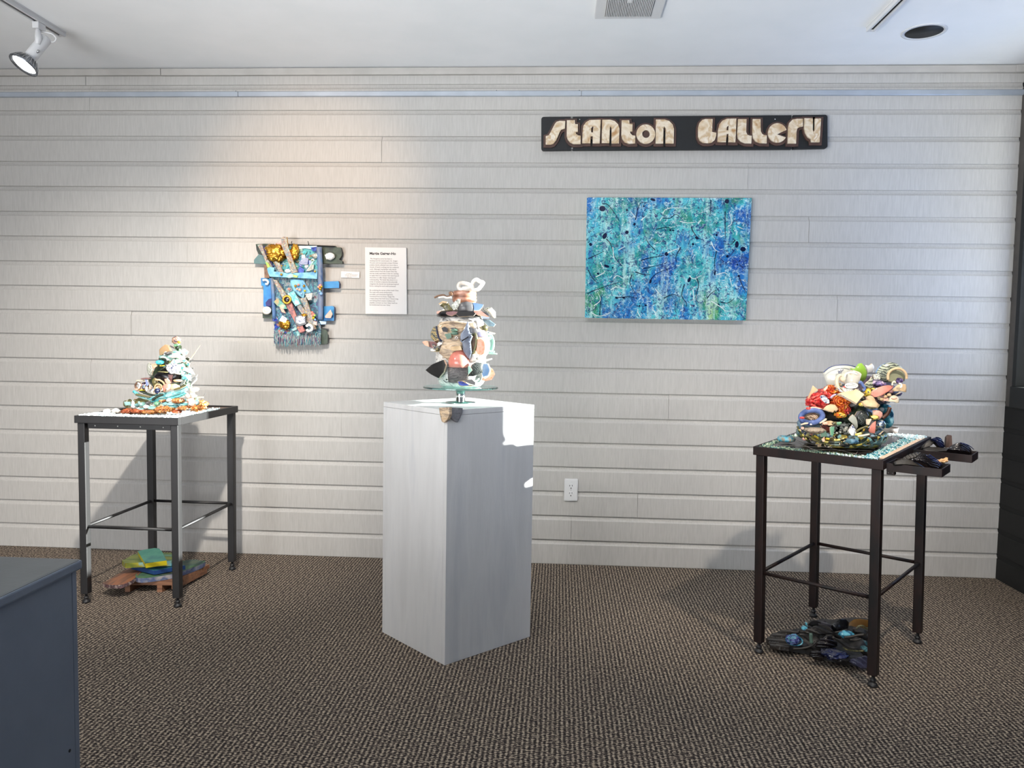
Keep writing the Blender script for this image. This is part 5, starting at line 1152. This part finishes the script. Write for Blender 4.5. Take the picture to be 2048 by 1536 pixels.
rv('pot_inside', mat('pot inside', [(120, 122, 96), (150, 150, 122)], 10, .4), "1562,330 1570,230 1620,175 1700,160 1780,190 1812,260 1805,330 1700,365", -.045, (5, 10), .006, edge=clay)
for cx_, cy_, r_ in ((1500, 160, 30), (1475, 235, 34), (1480, 305, 24), (1560, 110, 26), (1640, 75, 22), (1445, 200, 16)): tube(sc, 'swirl_mark', mat('swirl ink', (70, 76, 74)), [(cx_+r_*(1-i/14)*math.cos(i*.75), cy_+r_*(1-i/14)*math.sin(i*.75)) for i in range(12)], ry_-.045, 4.5, Rr, seg=5)
rv('swirl_strip', swirl, "1180,402 1215,350 1255,325 1310,268 1322,380 1318,462 1212,442", -.08, (10, 0), .006, bend=.008)
rb('purple_cluster', purple, 1370, 365, -.06, 105, 58, rz=.03, crumple=.3)
rb('purple_cluster', purple, 1420, 385, -.05, 90, 45, rz=.03, crumple=.3)
rv('patterned_shard', darkp, "1320,230 1420,205 1432,300 1400,335 1330,330", -.05, (5, 5), .006, bend=.006)
rv('pink_leaf', pink, "1275,512 1330,460 1400,428 1480,405 1560,394 1652,404 1620,450 1560,492 1450,555 1370,582 1318,580", -.10, (5, 15), .006, bend=.008, edge=clay, label='long pink leaf shaped shard')
rv('cream_tile', marks, "752,530 900,490 1000,482 1035,450 1100,490 1172,542 1110,610 1052,682 980,640 905,600 820,555", -.14, (0, 40), .009, label='folded cream tile over the cave mouth')
rv('cream_tile_edge', navyp, "800,535 905,600 980,640 1052,682 1040,700 960,660 870,610", -.143, (0, 0), .005)
rb('dark_lump', slate, 1010, 680, -.08, 110, 50, rz=.03, rot=-20)
tube(sc, 'blue_fold', bluem, "1075,360 1110,350 1150,400 1180,450 1150,490", ry_-.11, 26, Rr, taper=.8)
rb('yellow_cluster', yell, 1225, 505, -.10, 52, 58, crumple=.3); rb('yellow_cluster', yell, 1130, 700, -.12, 48, 30, crumple=.3)
rv('shell_layer', clay, "1210,570 1260,552 1310,570 1370,630 1300,640 1220,610", -.125, (0, 30), .006, bend=.01)
rv('shell_layer', clay, "1130,640 1200,622 1340,630 1422,680 1402,732 1300,735 1190,720 1160,680", -.135, (0, 25), .006, bend=.012)
rv('shell_layer', olive, "1175,710 1280,740 1400,735 1412,700 1420,720 1380,760 1260,775 1190,745", -.125, (0, 0), .006)
rv('cup_shard', clay, "1640,470 1680,420 1722,382 1800,375 1850,382 1862,440 1855,502 1760,490 1660,490", -.08, (10, 10), .006, bend=.012)
tube(sc, 'hook', cream, "1610,400 1615,360 1645,340 1660,360", ry_-.09, 14, Rr); tube(sc, 'hook', white, "1715,375 1745,375 1760,410 1735,440", ry_-.095, 14, Rr)
rb('dark_cluster', purple, 1725, 330, -.06, 50, 50, crumple=.4)
rv('shell_petal', cream, "1550,602 1600,562 1645,550 1700,560 1742,602 1738,662 1692,672 1640,655 1560,640", -.08, (10, 20), .006, bend=.01, edge=white)
rv('pink_piece', pinkm, "1468,602 1550,600 1550,642 1475,642", -.09, (5, 15), .006)
rb('peach_centre', peach, 1640, 603, -.10, 44, 20, rz=.006)
rv('blue_edge', mat('violet blue shell', [(90, 90, 130), (60, 60, 90)], 20, .4), "1680,545 1760,512 1772,525 1745,562 1700,572", -.03, (20, 0), .01)
for x, y in ((1440, 620), (1500, 580), (1560, 550), (1590, 500), (1400, 590), (1450, 570)): rb('brown_bead', mauve if x % 20 else clay, x, y, -.09, 34, 24)
# right flank
rv('teal_shell', teal, "1410,715 1500,690 1620,710 1560,770 1460,760", .07, (10, 30), .006, bend=.01)
rv('white_chip', white, "1440,660 1560,650 1580,672 1470,690", .07, (0, 30), .005)
rb('white_ball', white, 1445, 778, .05, 48, 34)
tube(sc, 'chocolate_pod', choc, "1450,915 1500,880 1550,820 1572,745", ry_-.09, 32, Rr, seg=10, taper=.9, label='dark chocolate brown carved pod')
rv('pink_fan', pinkm, "1330,792 1360,785 1420,800 1472,830 1482,880 1430,937 1332,872", -.125, (10, 10), .006, bend=.01)
rb('yellow_cluster', yell, 1330, 905, -.13, 70, 34, crumple=.3)
rv('round_shard', wavy, "1072,905 1120,832 1180,808 1240,825 1262,890 1220,980 1180,1042 1110,1012 1080,960", -.12, (5, 0), .008, bend=.012, edge=slate)
rv('crescent_shard', mat('grey celadon', [(160, 162, 152), (176, 178, 166)], 10, .3), "928,935 960,890 1000,860 1042,905 1062,960 1076,1060 1052,1112 1030,1060 990,1000 945,960", -.13, (0, 0), .006, bend=.008, edge=cream)
rv('round_shard', slate, "1020,880 1060,810 1130,800 1090,870 1060,960", -.11, (0, 0), .006)
rv('tan_square', claye, "1200,932 1292,925 1240,1025 1206,1012", -.135, (5, 10), .004)
rv('tan_square', slate, "1215,945 1290,935 1340,990 1260,1020", -.13, (5, 10), .004)
rv('drawn_shard', navyp, "918,1112 950,1060 982,1012 1022,1072 1056,1182 1012,1232 962,1185", -.155, (-5, 5), .006, edge=claye, label='white and blue pointed shard at the front')
rv('pink_cup', pink, "1242,1112 1262,1050 1300,1002 1362,965 1352,1060 1342,1162 1262,1150", -.14, (-10, 0), .006, bend=.01, edge=pinkm)
rb('mosaic_orb', silver, 1425, 1025, -.11, 76, 84, sub=4, amp=.03, label='round mirrored mosaic orb')
rv('blue_cup', navyp, "1440,945 1500,900 1590,868 1598,940 1594,1000 1550,1032 1500,1010", .06, (20, 0), .006, bend=.014, edge=skyb)
tube(sc, 'blue_fold', bgrey, "1330,1170 1400,1130 1460,1070 1490,1030", ry_-.10, 26, Rr)
rv('mosaic_panel', silver, "1180,1380 1290,1290 1400,1200 1480,1120 1500,1230 1400,1290 1280,1370", -.08, (30, 0), .008)
# low dark dish beside the cave
ld = atz(1580+1535/7.877, 720+1165/7.877, .788)
lathe(sc, 'side_dish', mat('grey brown dish', [(96, 88, 84), (150, 140, 134)], 14, .4), V((ld.x-.01, ld.y, .788)), [(.034, 0), (.046, .008), (.049, .026), (.047, .027), (.043, .010), (0, .006)], seg=36, amp=.03)
# front of dish
rb('speckled_stone', mat('speckled brown stone', [(120, 100, 80), (176, 160, 140), (84, 70, 60)], 90, .7, .4), 400, 1108, -.15, 165, 48, rz=.03, amp=.06)
rv('green_glass', greent, "478,1112 520,1108 562,1112 592,1205 490,1212", -.17, (0, 0), .006); rv('green_glass', green, "628,1062 662,1048 702,1052 682,1190 640,1182", -.16, (0, 0), .006)
rv('maroon_shard', mat('maroon glaze', [(70, 34, 30), (96, 52, 40)], 20, .2), "478,1032 560,1030 622,1062 632,1150 552,1122", -.14, (0, 10), .006)
rb('turquoise_stone', mat('blue green stone', [(60, 100, 130), (110, 150, 170), (80, 120, 130)], 40, .3, .5), 980, 1280, -.175, 96, 42, rz=.02, crumple=.2, label='turquoise stone set in the front rim')
rb('pink_pebble', pinkm, 230, 1240, -.15, 36, 26); rb('pink_pebble', mauve, 330, 1245, -.16, 30, 22)
for s, m in (("250,1180 340,1240 450,1290 560,1320", olive), ("380,1190 440,1230 560,1290 700,1300 820,1290", moss), ("560,1240 700,1260 820,1250 900,1210", yell), ("620,1340 800,1340 960,1350 1120,1330 1240,1250", moss), ("1040,1130 1120,1080 1220,1040", olive), ("1030,1180 1120,1150 1180,1080 1220,1040", yell), ("1060,1200 1150,1190 1250,1170", cream), ("560,1330 700,1350 860,1345", olive), ("130,1100 200,1180 260,1250", moss)):
    tube(sc, 'moss_ridge', m, s, ry_-.165, 20, Rr, taper=.7)
rv('small_fan', peach, "500,1250 545,1210 550,1280 520,1290", -.18, (0, 0), .004); rv('small_fan', clay, "570,960 640,955 720,985 700,1020 620,1030 560,1000", -.12, (0, 30), .005)
for x, y, m in ((600, 1190, bgrey), (560, 1000, peach), (700, 1000, olive), (770, 1000, green), (1170, 1240, brown), (1250, 1230, greent), (1100, 1260, olive), (380, 1290, slate), (700, 1300, moss), (820, 1220, yell), (1300, 1200, bgrey)): rb('pebble', m, x, y, -.15, 42, 26, amp=.2)
scatter(sc, 'shard', [olive, slate, greent, clay, black, yell, bgrey, cream], 60, Rr, 800, 1290, 520, 70, ry_-.15, 30, 41, .02, .003)
scatter(sc, 'shard', [clay, cream, darkp, navyp, mauve, yell, slate], 44, Rr, 1280, 560, 260, 120, ry_-.08, 34, 42, .03, .003)
scatter(sc, 'shard', [teal, white, silver, bgrey, cream], 16, Rr, 1460, 860, 110, 140, ry_+.07, 34, 43, .03, .003)
scatter(sc, 'shard', [clay, cream, darkp, red, navyp], 14, Rr, 830, 440, 150, 80, ry_-.08, 30, 44, .03, .003)
scatter(sc, 'shard', [olive, bluem, bgrey, pinkm], 12, Rr, 250, 1120, 120, 70, ry_-.12, 28, 45, .03, .003)

# ---------------------------------------------------------------- dark clay sculpture on the floor
D_ = (1520, 1230, 8.904)
fsn = thing('floor_sculpture', 'low dark ribbed clay sculpture with turquoise rosettes on the carpet under the right table', 'sculpture', atz(1640, 1300, 0))
def fy(x, y, z=.03): return atz(*cr([(x, y)], D_)[0], z).y
def fv(name, m, s, z, t=(0, 40), th=.008, **kw):
    if 'rib' in kw: a_ = kw['rib']; kw['rib'] = (a_[0]*2.2, a_[1]*1.35, a_[2]); kw['bend'] = kw.get('bend', 0)*.6
    p_ = P(s); cx = sum(q[0] for q in p_)/len(p_); cy = sum(q[1] for q in p_)/len(p_)
    return slab(fsn, name, m, s, fy(cx, cy, z), D_, t, th, **kw)
def fb(name, m, x, y, z, rx, ry, **kw): return blob(fsn, name, m, x, y, fy(x, y, z), rx, ry, D_, **kw)
pts = pxz("120,470 420,350 720,300 850,200 1100,130 1300,150 1600,110 1900,120 1960,500 1960,820 1850,940 1500,880 1180,820 800,700 380,620", D_, 0)
slabg('base_slab', blackm, [p_+V((0, 0, .016)) for p_ in pts], V((0, 0, 1)), .0155, fsn)
for x, y, rx, ry in ((500, 480, 330, 110), (900, 450, 300, 130), (1250, 560, 330, 140), (1500, 720, 330, 110), (1100, 280, 260, 110), (1550, 330, 300, 120), (1700, 560, 230, 160)):
    fb('clay_mass', blackm, x, y, .03, rx, ry, rz=.06, amp=.15, label=None)
fv('ribbed_fold', ribm, "110,420 250,310 470,285 720,262 690,330 540,350 470,380 480,470 540,540 520,640 380,620 180,560", .05, (-10, 50), rib=(.006, .016, 1.5), bend=.02)
fv('ribbed_fold', ribm, "700,310 870,240 1060,180 1200,220 1320,330 1290,345 1200,340 1050,370 930,320 800,320", .07, (5, 45), rib=(.006, .016, 1.1), bend=.02)
fv('ribbed_fold', mat('grey violet ribbed', [(34, 33, 38), (52, 50, 58)], 20, .5, .3), "1000,120 1150,100 1250,180 1300,280 1180,280 1090,230", .07, (5, 40), rib=(.004, .012, 1.2), bend=.014)
fv('ribbed_fold', ribb, "1000,500 1080,410 1180,385 1290,410 1370,480 1390,540 1260,590 1100,570 1010,560", .06, (0, 45), rib=(.005, .012, 1.4), bend=.02, label='dark brown glossy ribbed fan')
fv('ribbed_fold', ribb, "900,640 1000,620 1100,640 1160,690 1130,800 1060,810 960,780 890,720", .04, (0, 35), rib=(.005, .012, 1.5), bend=.018)
fv('ribbed_fold', mat('violet grey ribbed glaze', [(34, 34, 48), (66, 66, 88)], 20, .2), "1570,800 1700,770 1860,730 1960,740 1960,900 1860,960 1760,940 1650,880", .03, (5, 35), rib=(.006, .013, .9), bend=.014)
fb('glazed_lump', ribbl, 1330, 690, .045, 230, 58, rz=.04, amp=.25, crumple=.35, sub=4)
fb('glazed_lump', ribb, 1450, 740, .03, 220, 60, rz=.04, amp=.25, crumple=.35, sub=4)
tube(fsn, 'fold_edge', ribm, "850,180 900,115 990,105 1075,140", fy(950, 180, .08), 18, D_)
fb('hollow', darkhole, 965, 165, .07, 95, 48, rz=.01)
tube(fsn, 'fold_edge', ribm, "830,220 930,240 1010,225 1070,180", fy(950, 200, .07), 22, D_)
fv('leaf', black, "1250,240 1290,150 1380,110 1430,70 1560,75 1612,130 1590,240 1500,280 1320,290 1260,280", .07, (0, 20), .008, bend=.02, label='large black curved petal')
fv('amber_petal', amberd, "1600,130 1680,75 1780,65 1960,85 1960,200 1700,300 1610,270 1590,210", .06, (0, 30), .008, bend=.01, label='mustard yellow glazed petal')
tube(fsn, 'amber_loop', olive, "1720,240 1760,200 1830,195 1880,235 1960,240", fy(1800, 240, .08), 18, D_)
fb('dark_lump', ribm, 1780, 290, .06, 120, 55, rz=.03, amp=.2)
for x, y, rx, ry, m in ((590, 430, 128, 92, bluechip), (1540, 345, 130, 62, turqc), (790, 235, 52, 36, turqc), (828, 165, 16, 32, turqc), (1850, 500, 60, 46, mat('dim teal', [(40, 80, 90), (60, 110, 116)], 40, .4)), (1860, 600, 60, 40, mat('dim teal', (50, 90, 96)))):
    fb('rosette', m, x, y, .075 if y < 500 else .05, rx, ry, rz=.018, amp=.08, crumple=.25, sub=4)
tube(fsn, 'rosette_rim', turqc, ell(610, 455, 150, 84, 12, 12), fy(610, 455, .07), 12, D_, closed=True)
for a_ in range(3): tube(fsn, 'rosette_ring', bluechip, ell(595, 420, 30+30*a_, 20+20*a_, 8, 10, 0, 320), fy(590, 430, .09), 8, D_)
tube(fsn, 'green_roll', mat('dusky green roll', [(60, 84, 76), (84, 104, 92)], 30, .5), "905,330 905,400 915,500", fy(910, 420, .09), 32, D_, seg=12)
tube(fsn, 'fold_edge', ribm, "590,600 700,600 850,575 940,530 1000,470", fy(800, 560, .06), 22, D_, taper=.7)
tube(fsn, 'fold_edge', ribm, "700,350 780,360 840,420 880,450", fy(790, 400, .08), 24, D_)
tube(fsn, 'fold_edge', ribm, "1290,395 1400,460 1500,540 1620,590 1760,600 1850,650", fy(1550, 560, .07), 20, D_)
tube(fsn, 'fold_edge', ribm, "1330,310 1450,290 1550,260", fy(1440, 290, .08), 16, D_)
tube(fsn, 'fold_edge', olive, "1480,580 1560,620 1700,640 1840,640", fy(1650, 620, .06), 14, D_)
tube(fsn, 'fold_edge', ribm, "1500,400 1620,390 1740,360 1850,350", fy(1680, 380, .08), 24, D_)
tube(fsn, 'fold_edge', ribm, "1600,440 1700,450 1800,420", fy(1700, 440, .08), 14, D_)
